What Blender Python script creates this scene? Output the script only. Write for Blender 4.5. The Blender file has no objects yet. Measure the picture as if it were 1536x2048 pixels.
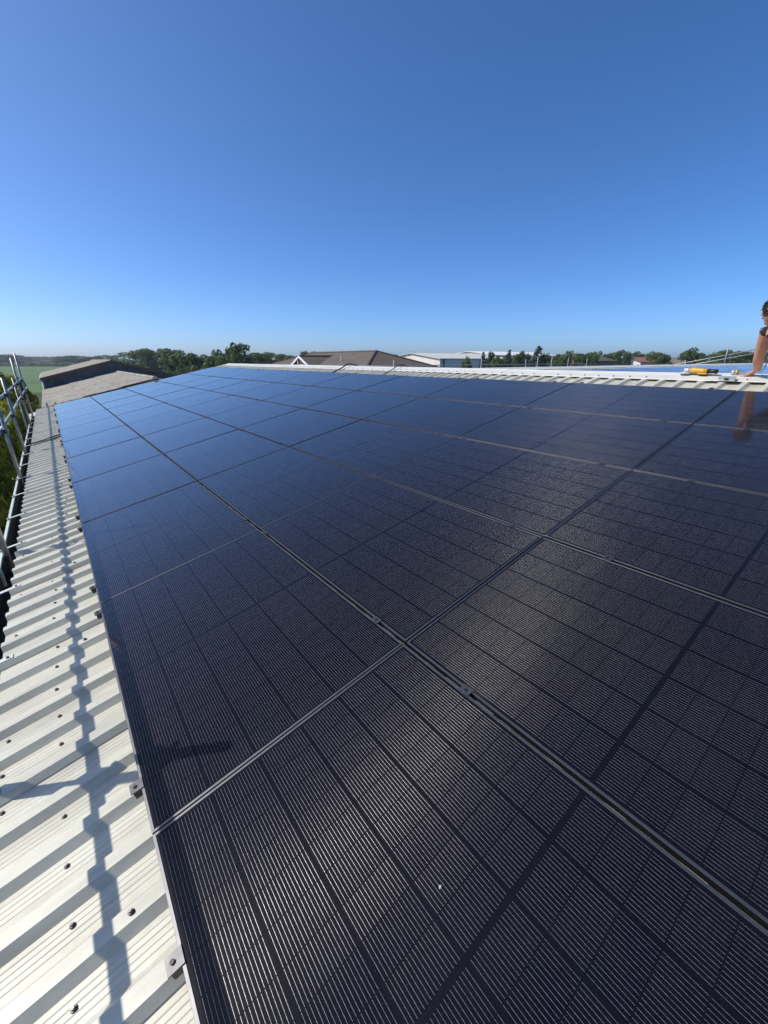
import bpy, bmesh, math, random
from mathutils import Vector, Matrix, noise
R = math.radians
random.seed(7)
sc = bpy.context.scene
C = bpy.context.collection

# ------------------------------------------------------------------ camera, sky, sun, exposure
ZO = 4.1                                             # height of the lower panel corner above the ground
cam_d = bpy.data.cameras.new('camera'); cam = bpy.data.objects.new('camera', cam_d); C.objects.link(cam)
cam_d.sensor_fit = 'VERTICAL'; cam_d.sensor_height = 24.0; cam_d.lens = 814.61 / 2048 * 24.0
cam_d.clip_start = 0.05; cam_d.clip_end = 9000
cam.location = (0.0655, -1.2004, 1.5086 + ZO)
cam.rotation_euler = (R(90 - 20.50), 0, R(-38.08))
sc.camera = cam

SUN = Vector((-0.568, 0.43, 0.7017)).normalized()     # towards the sun
w = bpy.data.worlds.new('World'); sc.world = w; w.use_nodes = True
nt = w.node_tree
sky = nt.nodes.new('ShaderNodeTexSky'); sky.sky_type = 'NISHITA'; sky.sun_disc = False
sky.sun_elevation = math.asin(SUN.z); sky.sun_rotation = math.atan2(SUN.x, SUN.y)
sky.air_density = 0.7; sky.dust_density = 4.0; sky.ozone_density = 8.0; sky.altitude = 1500
hsv = nt.nodes.new('ShaderNodeHueSaturation'); hsv.inputs['Saturation'].default_value = 1.11
nt.links.new(sky.outputs[0], hsv.inputs['Color']); nt.links.new(hsv.outputs[0], nt.nodes['Background'].inputs[0])
nt.nodes['Background'].inputs[1].default_value = 0.134
sl = bpy.data.lights.new('sun', 'SUN'); so = bpy.data.objects.new('sun', sl); C.objects.link(so)
sl.energy = 3.0; sl.angle = R(0.53); sl.color = (1.0, 0.95, 0.87)
so.rotation_euler = SUN.to_track_quat('Z', 'Y').to_euler(); so.location = (-30, 20, 60)
vs = sc.view_settings
vs.view_transform = 'Standard'; vs.look = 'None'; vs.gamma = 1.0; vs.use_curve_mapping = False
vs.exposure = 0.5

# ------------------------------------------------------------------ helpers
TH = R(12.124); CT, ST = math.cos(TH), math.sin(TH)
def RP(v, u, h=0.0):                                  # slope coordinates -> world
    return Vector((v * CT - h * ST, u, v * ST + h * CT + ZO))
ROOF = Matrix(((CT, 0, -ST, 0), (0, 1, 0, 0), (ST, 0, CT, ZO), (0, 0, 0, 1)))

def tag(o, label=None, cat=None, group=None, kind=None):
    if label: o['label'] = label
    if cat: o['category'] = cat
    if group: o['group'] = group
    if kind: o['kind'] = kind
    return o
def empty(name, loc=(0, 0, 0), mat=None):
    o = bpy.data.objects.new(name, None); C.objects.link(o)
    if mat is not None: o.matrix_world = mat
    else: o.location = loc
    o.empty_display_size = 0.2
    return o
def link(name, me, parent=None, mat=None, loc=None):
    o = bpy.data.objects.new(name, me); C.objects.link(o)
    if parent is not None: o.parent = parent
    if mat is not None: o.matrix_local = mat
    elif loc is not None: o.location = loc
    return o
class MB:
    def __init__(s): s.v = []; s.f = []; s.m = []; s.uv = {}
    def add(s, vs, fs, mi=0):
        b = len(s.v); s.v += [tuple(p) for p in vs]
        for f in fs: s.f.append(tuple(b + i for i in f)); s.m.append(mi)
    def box(s, x0, x1, y0, y1, z0, z1, mi=0):
        s.add([(x0,y0,z0),(x1,y0,z0),(x1,y1,z0),(x0,y1,z0),(x0,y0,z1),(x1,y0,z1),(x1,y1,z1),(x0,y1,z1)],
              [(0,3,2,1),(4,5,6,7),(0,1,5,4),(1,2,6,5),(2,3,7,6),(3,0,4,7)], mi)
    def tube(s, path, rad, n=10, mi=0, cap=True, sq=1.0):
        path = [Vector(p) for p in path]
        if not isinstance(rad, (list, tuple)): rad = [rad] * len(path)
        rings = []; ref = None
        for i, p in enumerate(path):
            t = (path[min(i + 1, len(path) - 1)] - path[max(i - 1, 0)]).normalized()
            if ref is None:
                ref = Vector((0, 0, 1)) if abs(t.z) < 0.9 else Vector((1, 0, 0))
            a = t.cross(ref).normalized(); b = a.cross(t).normalized(); ref = b
            rings.append([p + (a * math.cos(2*math.pi*k/n) + b * math.sin(2*math.pi*k/n) * sq) * rad[i] for k in range(n)])
        vs = [q for r in rings for q in r]; fs = []
        for i in range(len(path) - 1):
            for k in range(n):
                k2 = (k + 1) % n
                fs.append((i*n + k, i*n + k2, (i+1)*n + k2, (i+1)*n + k))
        if cap:
            fs.append(tuple(range(n - 1, -1, -1))); fs.append(tuple((len(path)-1)*n + k for k in range(n)))
        s.add(vs, fs, mi)
    def ell(s, c, r, rot=None, nu=16, nv=10, mi=0):
        vs = []; fs = []; c = Vector(c)
        for j in range(nv + 1):
            ph = math.pi * j / nv
            for i in range(nu):
                p = Vector((math.sin(ph)*math.cos(2*math.pi*i/nu)*r[0], math.sin(ph)*math.sin(2*math.pi*i/nu)*r[1], math.cos(ph)*r[2]))
                if rot is not None: p = rot @ p
                vs.append(c + p)
        for j in range(nv):
            for i in range(nu):
                i2 = (i + 1) % nu
                fs.append((j*nu + i, (j+1)*nu + i, (j+1)*nu + i2, j*nu + i2))
        s.add(vs, fs, mi)
    def mesh(s, name, mats, smooth=False):
        me = bpy.data.meshes.new(name); me.from_pydata(s.v, [], s.f)
        for m in (mats if isinstance(mats, (list, tuple)) else [mats]): me.materials.append(m)
        if any(s.m): me.polygons.foreach_set('material_index', s.m)
        if smooth: me.polygons.foreach_set('use_smooth', [True] * len(me.polygons))
        me.update(); return me

# ------------------------------------------------------------------ materials
class NT:
    def __init__(s, name):
        s.m = bpy.data.materials.new(name); s.m.use_nodes = True; s.t = s.m.node_tree
        s.b = s.t.nodes['Principled BSDF']; s.out = s.t.nodes['Material Output']
    def n(s, typ, **kw):
        nd = s.t.nodes.new(typ)
        for k, v in kw.items():
            if k.startswith('i_'):
                key = k[2:]; key = int(key) if key.isdigit() else key.replace('_', ' ')
                nd.inputs[key].default_value = v
            else: setattr(nd, k, v)
        return nd
    def l(s, a, b): s.t.links.new(a, b)
    def math(s, op, a, b=None, c=None, clamp=False):
        nd = s.t.nodes.new('ShaderNodeMath'); nd.operation = op; nd.use_clamp = clamp
        for i, x in enumerate((a, b, c)):
            if x is None: continue
            if isinstance(x, (int, float)): nd.inputs[i].default_value = x
            else: s.l(x, nd.inputs[i])
        return nd.outputs[0]
    def ramp(s, fac, stops):
        r = s.t.nodes.new('ShaderNodeValToRGB'); e = r.color_ramp.elements
        while len(e) < len(stops): e.new(0.5)
        for el, (p, c) in zip(e, stops): el.position = p; el.color = (*c, 1) if len(c) == 3 else c
        s.l(fac, r.inputs[0]); return r.outputs[0]
    def mix(s, fac, a, b, typ='MIX'):
        nd = s.t.nodes.new('ShaderNodeMix'); nd.data_type = 'RGBA'; nd.blend_type = typ
        for i, x in ((0, fac), (6, a), (7, b)):
            if isinstance(x, (int, float)): nd.inputs[i].default_value = x
            elif isinstance(x, tuple): nd.inputs[i].default_value = (*x, 1)
            else: s.l(x, nd.inputs[i])
        return nd.outputs[2]
    def noise(s, vec, scale, detail=3, rough=0.55, sc3=None):
        if sc3:
            mp = s.n('ShaderNodeMapping'); mp.inputs['Scale'].default_value = sc3; s.l(vec, mp.inputs[0]); vec = mp.outputs[0]
        nd = s.n('ShaderNodeTexNoise'); nd.inputs['Scale'].default_value = scale
        nd.inputs['Detail'].default_value = detail; nd.inputs['Roughness'].default_value = rough
        s.l(vec, nd.inputs['Vector']); return nd.outputs['Fac']
    def bump(s, h, strength=0.3, dist=0.01):
        b = s.n('ShaderNodeBump'); b.inputs['Strength'].default_value = strength; b.inputs['Distance'].default_value = dist
        s.l(h, b.inputs['Height']); return b.outputs[0]
def setp(b, **kw):
    for k, v in kw.items():
        k = {'base': 'Base Color', 'rough': 'Roughness', 'metal': 'Metallic', 'spec': 'Specular IOR Level', 'coat': 'Coat Weight',
             'coatr': 'Coat Roughness', 'coati': 'Coat IOR', 'sheen': 'Sheen Weight', 'sheenr': 'Sheen Roughness', 'sss': 'Subsurface Weight', 'trans': 'Transmission Weight'}[k]
        b.inputs[k].default_value = (*v, 1) if isinstance(v, tuple) else v
def plain(name, base, rough=0.6, metal=0.0, var=0.25, scale=8.0, bump=0.0, spec=0.4):
    t = NT(name); setp(t.b, rough=rough, metal=metal, spec=spec)
    co = t.n('ShaderNodeTexCoord').outputs['Object']
    f = t.noise(co, scale, 4)
    a = tuple(c * (1 - var) for c in base); b = tuple(min(1, c * (1 + var)) for c in base)
    t.l(t.ramp(f, [(0.3, a), (0.7, b)]), t.b.inputs['Base Color'])
    if bump: t.l(t.bump(t.noise(co, scale * 4, 3), bump, 0.01), t.b.inputs['Normal'])
    return t.m

def m_roof():                                         # off-white painted steel sheet
    t = NT('painted_steel_sheet'); setp(t.b, rough=0.42, spec=0.4)
    co = t.n('ShaderNodeTexCoord').outputs['Object']
    g = t.n('ShaderNodeNewGeometry').outputs['Position']
    streak = t.noise(g, 6.0, 4, 0.6, (0.35, 3.0, 0.35))
    blot = t.noise(g, 1.3, 5, 0.6)
    spots = t.noise(g, 42.0, 2, 0.5)
    base = t.ramp(streak, [(0.3, (0.48, 0.46, 0.36)), (0.62, (0.605, 0.59, 0.475))])
    base = t.mix(t.math('MULTIPLY', t.ramp(blot, [(0.42, (0, 0, 0)), (0.72, (1, 1, 1))]), 0.35), base, (0.50, 0.455, 0.34))
    base = t.mix(t.math('MULTIPLY', t.ramp(spots, [(0.66, (0, 0, 0)), (0.74, (1, 1, 1))]), 0.25), base, (0.40, 0.38, 0.30))
    scuff = t.noise(g, 3.2, 6, 0.7, (0.5, 1.6, 0.5))
    base = t.mix(t.math('MULTIPLY', t.ramp(scuff, [(0.50, (0, 0, 0)), (0.66, (1, 1, 1))]), 0.55), base, (0.36, 0.345, 0.285))
    fine = t.noise(g, 24.0, 5, 0.75)
    so_ = t.n('ShaderNodeSeparateXYZ'); t.l(co, so_.inputs[0])
    ph = t.math('FRACT', t.math('DIVIDE', so_.outputs[1], 0.208))
    lo = t.math('MULTIPLY', t.math('GREATER_THAN', ph, 0.46), t.math('LESS_THAN', ph, 0.60))   # grime settled along the foot of each rib
    hi = t.math('GREATER_THAN', ph, 0.93)
    gm = t.math('MULTIPLY', t.math('ADD', lo, hi, clamp=True), t.ramp(t.noise(g, 5.0, 5, 0.7), [(0.40, (0, 0, 0)), (0.72, (1, 1, 1))]))
    base = t.mix(t.math('MULTIPLY', gm, 0.55), base, (0.30, 0.27, 0.20))
    base = t.mix(t.math('MULTIPLY', t.ramp(fine, [(0.45, (0, 0, 0)), (0.70, (1, 1, 1))]), 0.22), base, (0.44, 0.41, 0.33))
    t.l(base, t.b.inputs['Base Color'])
    t.l(t.bump(t.math('ADD', blot, t.math('MULTIPLY', streak, 0.5)), 0.25, 0.004), t.b.inputs['Normal'])
    return t.m
def ar_coat(t):                                       # anti-reflective glass: works near the normal, wears off towards grazing angles
    lw = t.n('ShaderNodeLayerWeight'); lw.inputs['Blend'].default_value = 0.5
    return t.ramp(lw.outputs['Facing'], [(0.30, (0.20,)*3), (0.68, (1, 1, 1))])
def m_cell():                                         # silicon half-cell behind glass; bright wires run along the panel
    t = NT('solar_cell'); setp(t.b, sheen=0.40, sheenr=0.22, rough=0.45, spec=0.02, coat=1.0, coatr=0.08, coati=1.60)
    uv = t.n('ShaderNodeUVMap').outputs[0]
    sx = t.n('ShaderNodeSeparateXYZ'); t.l(uv, sx.inputs[0])
    ge = t.n('ShaderNodeNewGeometry'); co = ge.outputs['Position']
    rnd = t.math('FRACT', t.math('ADD', t.n('ShaderNodeObjectInfo').outputs['Random'], t.math('MULTIPLY', ge.outputs['Random Per Island'], 3.7)))
    N = 16; mg = 0.047
    x = t.math('MULTIPLY', t.math('SUBTRACT', sx.outputs[0], mg), 1 / (1 - 2 * mg) * (N - 1))
    d = t.math('ABSOLUTE', t.math('SUBTRACT', t.math('FRACT', t.math('ADD', x, 0.5)), 0.5))
    inside = t.math('MULTIPLY', t.math('GREATER_THAN', x, -0.4), t.math('LESS_THAN', x, N - 0.6))
    endm = t.math('MULTIPLY', t.math('GREATER_THAN', sx.outputs[1], 0.009), t.math('LESS_THAN', sx.outputs[1], 0.991))
    wire = t.math('MULTIPLY', t.math('MULTIPLY', t.math('LESS_THAN', d, 0.030), inside), endm)
    tint = t.ramp(t.noise(co, 5.0, 3), [(0.3, (0.0034, 0.0034, 0.0080)), (0.5, (0.0048, 0.0036, 0.0088)), (0.7, (0.0032, 0.0045, 0.0082))])
    tint = t.mix(t.math('MULTIPLY', rnd, 0.45), tint, (0.0070, 0.0058, 0.0098))
    speck = t.ramp(t.noise(co, 420.0, 1), [(0.70, (0, 0, 0)), (0.80, (1, 1, 1))])      # dust grains on the glass
    film = t.ramp(t.noise(co, 1.7, 5, 0.65), [(0.42, (0, 0, 0)), (0.80, (1, 1, 1))])    # faint dust film
    base = t.mix(t.math('MULTIPLY', speck, 0.16), tint, (0.45, 0.43, 0.40))
    base = t.mix(t.math('MULTIPLY', film, 0.008), base, (0.45, 0.42, 0.38))
    t.l(base, t.b.inputs['Base Color'])
    t.l(t.math('ADD', 0.055, t.math('MULTIPLY', t.noise(co, 2.3, 4, 0.6), 0.07)), t.b.inputs['Coat Roughness'])
    t.b.inputs['Anisotropic'].default_value = 1.0
    tv = t.n('ShaderNodeVectorTransform', vector_type='VECTOR', convert_from='OBJECT', convert_to='WORLD'); tv.inputs[0].default_value = (1, 0, 0)
    tu = t.n('ShaderNodeVectorTransform', vector_type='VECTOR', convert_from='OBJECT', convert_to='WORLD'); tu.inputs[0].default_value = (0, 1, 0)
    # every cell lies at a slightly different tilt
    ti = t.n('ShaderNodeVectorMath', operation='SCALE'); t.l(tu.outputs[0], ti.inputs[0]); t.l(t.math('MULTIPLY', t.math('SUBTRACT', rnd, 0.5), 0.024), ti.inputs['Scale'])
    ad = t.n('ShaderNodeVectorMath', operation='ADD'); t.l(ge.outputs['Normal'], ad.inputs[0]); t.l(ti.outputs[0], ad.inputs[1])
    no = t.n('ShaderNodeVectorMath', operation='NORMALIZE'); t.l(ad.outputs[0], no.inputs[0])
    wb = t.n('ShaderNodeBsdfPrincipled'); setp(wb, base=(0.47, 0.46, 0.46), metal=0.45, rough=0.42, coat=1.0, coatr=0.08, coati=1.60)
    wb.inputs['Anisotropic'].default_value = 1.0
    for q in (wb, t.b):
        t.l(tv.outputs[0], q.inputs['Tangent']); t.l(no.outputs[0], q.inputs['Normal']); t.l(ge.outputs['Normal'], q.inputs['Coat Normal'])
    ar = ar_coat(t)
    for q in (wb, t.b): t.l(ar, q.inputs['Coat Weight'])
    wn = t.noise(co, 160.0, 2)
    mixs = t.n('ShaderNodeMixShader')
    t.l(t.math('MULTIPLY', wire, t.ramp(wn, [(0.35, (0.45,)*3), (0.65, (0.85,)*3)])), mixs.inputs[0])
    t.l(t.b.outputs[0], mixs.inputs[1]); t.l(wb.outputs[0], mixs.inputs[2]); t.l(mixs.outputs[0], t.out.inputs[0])
    return t.m
def m_back():
    t = NT('black_backsheet'); setp(t.b, sheen=0.40, sheenr=0.22, base=(0.005, 0.006, 0.009), rough=0.5, spec=0.04, coat=1.0, coatr=0.08, coati=1.60)
    t.l(ar_coat(t), t.b.inputs['Coat Weight'])
    return t.m
def m_foliage(name, dark, light, yellow=None, tl=0.45):
    t = NT(name); setp(t.b, rough=0.55, spec=0.3)
    oi = t.n('ShaderNodeObjectInfo'); g = t.n('ShaderNodeNewGeometry')
    f = t.noise(g.outputs['Position'], 0.9, 3)
    rnd = g.outputs['Random Per Island']
    c = t.mix(rnd, dark, light)
    if yellow: c = t.mix(t.ramp(f, [(0.45, (0, 0, 0)), (0.75, (1, 1, 1))]), c, yellow)
    c = t.mix(t.math('MULTIPLY', oi.outputs['Random'], 0.45), c, (dark[0]*1.1, dark[1]*0.95, dark[2]*0.8))
    t.l(c, t.b.inputs['Base Color'])
    tr = t.n('ShaderNodeBsdfTranslucent'); t.l(c, tr.inputs[0])
    ms = t.n('ShaderNodeMixShader'); ms.inputs[0].default_value = tl
    t.l(t.b.outputs[0], ms.inputs[1]); t.l(tr.outputs[0], ms.inputs[2]); t.l(ms.outputs[0], t.out.inputs[0])
    return t.m
def m_ground():
    t = NT('grassland'); setp(t.b, rough=0.95, spec=0.1)
    g = t.n('ShaderNodeNewGeometry').outputs['Position']
    a = t.noise(g, 0.012, 5); b = t.noise(g, 0.6, 4)
    c = t.ramp(a, [(0.32, (0.050, 0.085, 0.030)), (0.5, (0.085, 0.105, 0.038)), (0.68, (0.125, 0.120, 0.055))])
    t.l(t.mix(t.math('MULTIPLY', b, 0.5), c, (0.035, 0.055, 0.02)), t.b.inputs['Base Color'])
    return t.m
def m_lichen():                                       # weathered fibre-cement with lichen
    t = NT('lichened_fibre_cement'); setp(t.b, rough=0.9, spec=0.2)
    g = t.n('ShaderNodeNewGeometry').outputs['Position']
    a = t.noise(g, 1.2, 6, 0.65); b = t.noise(g, 7.0, 4, 0.6); d = t.noise(g, 2.6, 5, 0.7)
    c = t.ramp(a, [(0.3, (0.26, 0.24, 0.20)), (0.55, (0.36, 0.335, 0.285)), (0.75, (0.45, 0.425, 0.355))])
    c = t.mix(t.ramp(b, [(0.56, (0, 0, 0)), (0.66, (1, 1, 1))]), c, (0.135, 0.12, 0.095))
    c = t.mix(t.ramp(d, [(0.60, (0, 0, 0)), (0.72, (0.8,)*3)]), c, (0.33, 0.30, 0.12))
    t.l(c, t.b.inputs['Base Color']); t.l(t.bump(b, 0.5, 0.02), t.b.inputs['Normal'])
    return t.m
def m_tiles(name, c0, c1):
    t = NT(name); setp(t.b, rough=0.85, spec=0.2)
    g = t.n('ShaderNodeNewGeometry').outputs['Position']
    a = t.noise(g, 0.8, 5, 0.6)
    c = t.ramp(a, [(0.3, c0), (0.7, c1)])
    rnd = t.n('ShaderNodeNewGeometry').outputs['Random Per Island']
    c = t.mix(t.math('MULTIPLY', rnd, 0.35), c, tuple(x * 0.55 for x in c0))
    t.l(c, t.b.inputs['Base Color'])
    return t.m
M = {}
M['sheet'] = m_roof(); M['cell'] = m_cell(); M['back'] = m_back()
M['frame'] = plain('black_anodised_aluminium', (0.14, 0.137, 0.142), 0.44, 0.9, 0.10, 30)
M['clampm'] = plain('dark_grey_aluminium', (0.10, 0.10, 0.105), 0.42, 0.7, 0.15, 30)
M['blackm'] = plain('black_plastic', (0.012, 0.012, 0.013), 0.45, 0.0, 0.2, 20)
M['alu'] = plain('mill_aluminium', (0.42, 0.42, 0.42), 0.45, 0.8, 0.12, 20)
M['screw'] = plain('weathered_screw', (0.20, 0.19, 0.17), 0.5, 0.6, 0.3, 60)
M['washer'] = plain('rubber_washer', (0.035, 0.033, 0.03), 0.8, 0.0, 0.3, 60)
M['galv'] = plain('galvanised_tube', (0.36, 0.355, 0.345), 0.46, 0.5, 0.32, 9, 0.08)
M['coupler'] = plain('rusty_coupler', (0.10, 0.085, 0.07), 0.6, 0.5, 0.4, 30)
M['gutter'] = plain('pale_green_gutter', (0.62, 0.68, 0.62), 0.5, 0.0, 0.12, 4)
M['gutin'] = plain('dark_gutter_shade', (0.02, 0.021, 0.022), 0.7, 0.0, 0.4, 6)  # near-black colour stands in for the deep shade inside the gutter
M['capw'] = plain('white_ridge_metal', (0.64, 0.625, 0.545), 0.42, 0.0, 0.05, 3)
M['brickw'] = plain('painted_wall', (0.42, 0.40, 0.36), 0.9, 0.0, 0.15, 2)
M['lichen'] = m_lichen()
M['clad'] = plain('dark_corrugated_cladding', (0.13, 0.155, 0.165), 0.75, 0.0, 0.35, 2.5)
M['verge'] = plain('brown_verge_trim', (0.12, 0.085, 0.06), 0.8, 0.0, 0.3, 4)
M['tile'] = m_tiles('brown_concrete_tile', (0.150, 0.125, 0.100), (0.215, 0.180, 0.145))
M['tiler'] = m_tiles('terracotta_tile', (0.26, 0.13, 0.09), (0.34, 0.18, 0.13))
M['ridgetile'] = plain('dark_ridge_tile', (0.075, 0.045, 0.035), 0.85, 0.0, 0.3, 4)
M['render'] = plain('white_render', (0.74, 0.73, 0.70), 0.85, 0.0, 0.06, 1)
M['whitep'] = plain('white_paint', (0.80, 0.80, 0.78), 0.5, 0.0, 0.04, 3)
M['brick'] = plain('buff_brick', (0.30, 0.19, 0.13), 0.9, 0.0, 0.2, 5)
M['shedroof'] = plain('pale_sheet_roof', (0.58, 0.57, 0.49), 0.7, 0.0, 0.12, 0.6)
M['shedwall'] = plain('pale_pink_wall', (0.80, 0.72, 0.64), 0.8, 0.0, 0.08, 0.8)
M['brightroof'] = plain('white_sheet_roof', (0.78, 0.78, 0.76), 0.5, 0.0, 0.05, 0.6)
M['glassw'] = plain('window_glass', (0.03, 0.04, 0.05), 0.08, 0.0, 0.1, 2, 0, 0.6)
M['ground'] = m_ground()
M['crop'] = plain('green_crop', (0.080, 0.145, 0.032), 0.95, 0.0, 0.25, 0.06)
M['soil'] = plain('trodden_soil', (0.075, 0.065, 0.045), 0.95, 0.0, 0.35, 0.8)
M['bark'] = plain('bark', (0.10, 0.075, 0.055), 0.9, 0.0, 0.3, 6)
M['leafd'] = m_foliage('tree_leaves', (0.060, 0.105, 0.032), (0.185, 0.25, 0.085))
M['leafc'] = m_foliage('conifer_needles', (0.028, 0.052, 0.026), (0.070, 0.105, 0.046))
M['leafh'] = m_foliage('shrub_leaves', (0.10, 0.155, 0.022), (0.30, 0.36, 0.045), (0.44, 0.42, 0.05), 0.55)
M['yellow'] = plain('yellow_tool_plastic', (0.60, 0.335, 0.03), 0.4, 0.0, 0.06, 20)
M['greym'] = plain('cast_grey_metal', (0.50, 0.50, 0.49), 0.4, 0.4, 0.12, 20)
M['brass'] = plain('brass_brush', (0.42, 0.33, 0.10), 0.5, 0.6, 0.3, 60)
M['tin'] = plain('clear_plastic_box', (0.50, 0.56, 0.57), 0.2, 0.0, 0.1, 20)
M['cable'] = plain('black_rubber_cable', (0.02, 0.022, 0.024), 0.55, 0.0, 0.2, 20)
M['hose'] = plain('teal_strap', (0.10, 0.20, 0.19), 0.6, 0.0, 0.2, 10)

def skin_mat():
    t = NT('warm_skin'); setp(t.b, rough=0.5, spec=0.35, sss=0.12)  # reddish skin tone, varied at random by noise
    t.b.inputs['Subsurface Radius'].default_value = (0.02, 0.007, 0.004)
    g = t.n('ShaderNodeTexCoord').outputs['Object']
    t.l(t.ramp(t.noise(g, 12, 4), [(0.3, (0.46, 0.205, 0.125)), (0.7, (0.57, 0.28, 0.18))]), t.b.inputs['Base Color'])
    return t.m
M['skin'] = skin_mat()
M['hair'] = plain('dark_brown_hair', (0.085, 0.052, 0.036), 0.55, 0.0, 0.5, 60, 0.4)
M['tee'] = plain('black_cotton', (0.016, 0.016, 0.019), 0.9, 0.0, 0.25, 30)
M['shorts'] = plain('red_cotton', (0.50, 0.045, 0.04), 0.9, 0.0, 0.2, 30)
M['boot'] = plain('tan_boot', (0.16, 0.10, 0.05), 0.7, 0.0, 0.2, 30)
M['glove'] = plain('grey_glove', (0.55, 0.55, 0.52), 0.8, 0.0, 0.1, 30)

# ------------------------------------------------------------------ ground
def disc(name, r, z, mat, n=96):
    b = MB(); rs = [0, 30, 120, 500, r]
    vs = [(0, 0, z)]; fs = []
    for ri in rs[1:]:
        for k in range(n): vs.append((ri*math.cos(2*math.pi*k/n), ri*math.sin(2*math.pi*k/n), z))
    for k in range(n): fs.append((0, 1 + k, 1 + (k+1) % n))
    for q in range(len(rs) - 2):
        for k in range(n):
            a = 1 + q*n; k2 = (k+1) % n
            fs.append((a + k, a + n + k, a + n + k2, a + k2))
    b.add(vs, fs); return tag(link(name, b.mesh(name, mat)), kind='structure')
disc('ground', 2600, 0, M['ground'])
def patch(name, pts, z, mat):
    b = MB(); b.add([(x, y, z) for x, y in pts], [tuple(range(len(pts)))])
    return tag(link(name, b.mesh(name, mat)), kind='structure')
patch('field', [(-160, 110), (-6, 95), (14, 110), (28, 480), (-60, 560), (-200, 520)], 0.004, M['crop'])
patch('field', [(20, 95), (60, 120), (80, 170), (24, 170)], 0.004, plain('pale_pasture', (0.15, 0.19, 0.07), 0.95, 0, 0.15, 0.1))
patch('field', [(110, 130), (210, 120), (330, 250), (220, 330)], 0.004, M['crop'])
patch('yard', [(-4, -12), (30, -12), (30, 30), (-4, 60)], 0.004, M['soil'])

# ------------------------------------------------------------------ main building under the panels
PITCH = 0.208; RIBH = 0.031; HP = -0.088              # rib spacing, rib height, pan level below the panel tops
V_EAVE, V_RIDGE = -0.556, 6.63
U0, U1 = 0.017 + PITCH * (13 - 40), 18.16             # roof ends
bld = empty('metal_roofed_building', (6.4, 6, 0))
tag(bld, 'long low building with white ribbed metal roof under the solar panels', 'building')
BI = bld.matrix_world.inverted() if False else Matrix.Translation((-6.4, -6, 0))
def bpart(name, me, mat=None): return link(name, me, bld, BI @ (mat if mat is not None else Matrix.Identity(4)))

def sheet_mesh(name, length, nr=5, x0=0.0):
    # profile across the ribs (y), extruded along the slope (x)
    pr = []
    for k in range(nr + 1):
        y = k * PITCH
        lift = 0.0022 if k == 0 else 0.0
        ex = 0.002 if k == 0 else 0.0
        if k == 0: pr += [(y + 0.002, 0.006)]
        else: pr += [(y, 0.0)]
        pr += [(y + 0.026 - ex, RIBH + lift), (y + 0.074 + ex, RIBH + lift)]
        if k < nr: pr += [(y + 0.100 + ex, lift)]
        else: pr += [(y + 0.092, 0.012)]
        if k < nr:
            pr += [(y + 0.110, 0.0)]
            for q in (0.126, 0.146, 0.166, 0.186): pr += [(y + q, 0.0), (y + q + .003, 0.0014), (y + q + .006, 0.0)]
    b = MB(); n = len(pr); th = 0.0012
    segs = [x0, x0 + length]
    vs = [(x, y, z) for x in segs for (y, z) in pr] + [(x, y, z - th) for x in segs for (y, z) in pr]
    fs = []
    for i in range(n - 1):
        fs.append((i, n + i, n + i + 1, i + 1)); fs.append((2*n + i + 1, 3*n + i + 1, 3*n + i, 2*n + i))
        fs.append((i, i + 1, 2*n + i + 1, 2*n + i)); fs.append((n + i + 1, n + i, 3*n + i, 3*n + i + 1))
    fs.append((0, 2*n, 3*n, n)); fs.append((n - 1, 2*n - 1, 4*n - 1, 3*n - 1))
    b.add(vs, fs); return b.mesh(name, M['sheet'])
sheet_me = sheet_mesh('roof_sheet', V_RIDGE - 0.03 - V_EAVE)
def screw_mesh():
    b = MB(); b.tube([(0, 0, -0.004), (0, 0, 0.0025)], 0.0088, 14, 1); b.tube([(0, 0, 0.0025), (0, 0, 0.004)], 0.0076, 14, 0)
    b.tube([(0, 0, 0.004), (0, 0, 0.0105)], [0.0058, 0.0054], 6, 0); return b.mesh('screw', [M['screw'], M['washer']])
screw_me = screw_mesh()
lap0 = 2.721 - 1.04 * 8
nsheet = int((U1 - lap0) / 1.04) + 1
short_me = None
rs = random.Random(3)
for k in range(nsheet):
    u = lap0 + k * 1.04
    last = u + 1.04 > U1
    me = sheet_me if not last else sheet_mesh('roof_sheet', V_RIDGE - 0.03 - V_EAVE, max(1, int((U1 - u) / PITCH)))
    s = bpart('roof_sheet', me, ROOF @ Matrix.Translation((V_EAVE, u, HP)))
    if u < -2.5: continue
    nr = 5 if not last else max(1, int((U1 - u) / PITCH))
    for r in range(nr):
        yc = r * PITCH + 0.158
        for vv, p in ((-0.49, 0.35), (-0.272, 0.62), (6.02, 0.5)):
            if rs.random() < p:
                link('screw', screw_me, s, Matrix.Translation((vv - V_EAVE + rs.uniform(-.012, .012), yc + rs.uniform(-.02, .02), 0.001)) @ Matrix.Rotation(rs.uniform(0, 1), 4, 'Z') @ Matrix.Rotation(rs.uniform(-.12, .12), 4, 'X'))
        if u > -2.5 and rs.random() < .8: link('screw', screw_me, s, Matrix.Translation((6.385 - V_EAVE + rs.uniform(-.006, .006), r * PITCH + 0.05, RIBH + 0.0125)))
        if rs.random() < 0.3:
            link('screw', screw_me, s, Matrix.Translation((-0.10 - V_EAVE + rs.uniform(-.02, .02), r * PITCH + 0.05, RIBH + 0.003)) @ Matrix.Rotation(rs.uniform(-.1, .1), 4, 'Y'))
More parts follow.
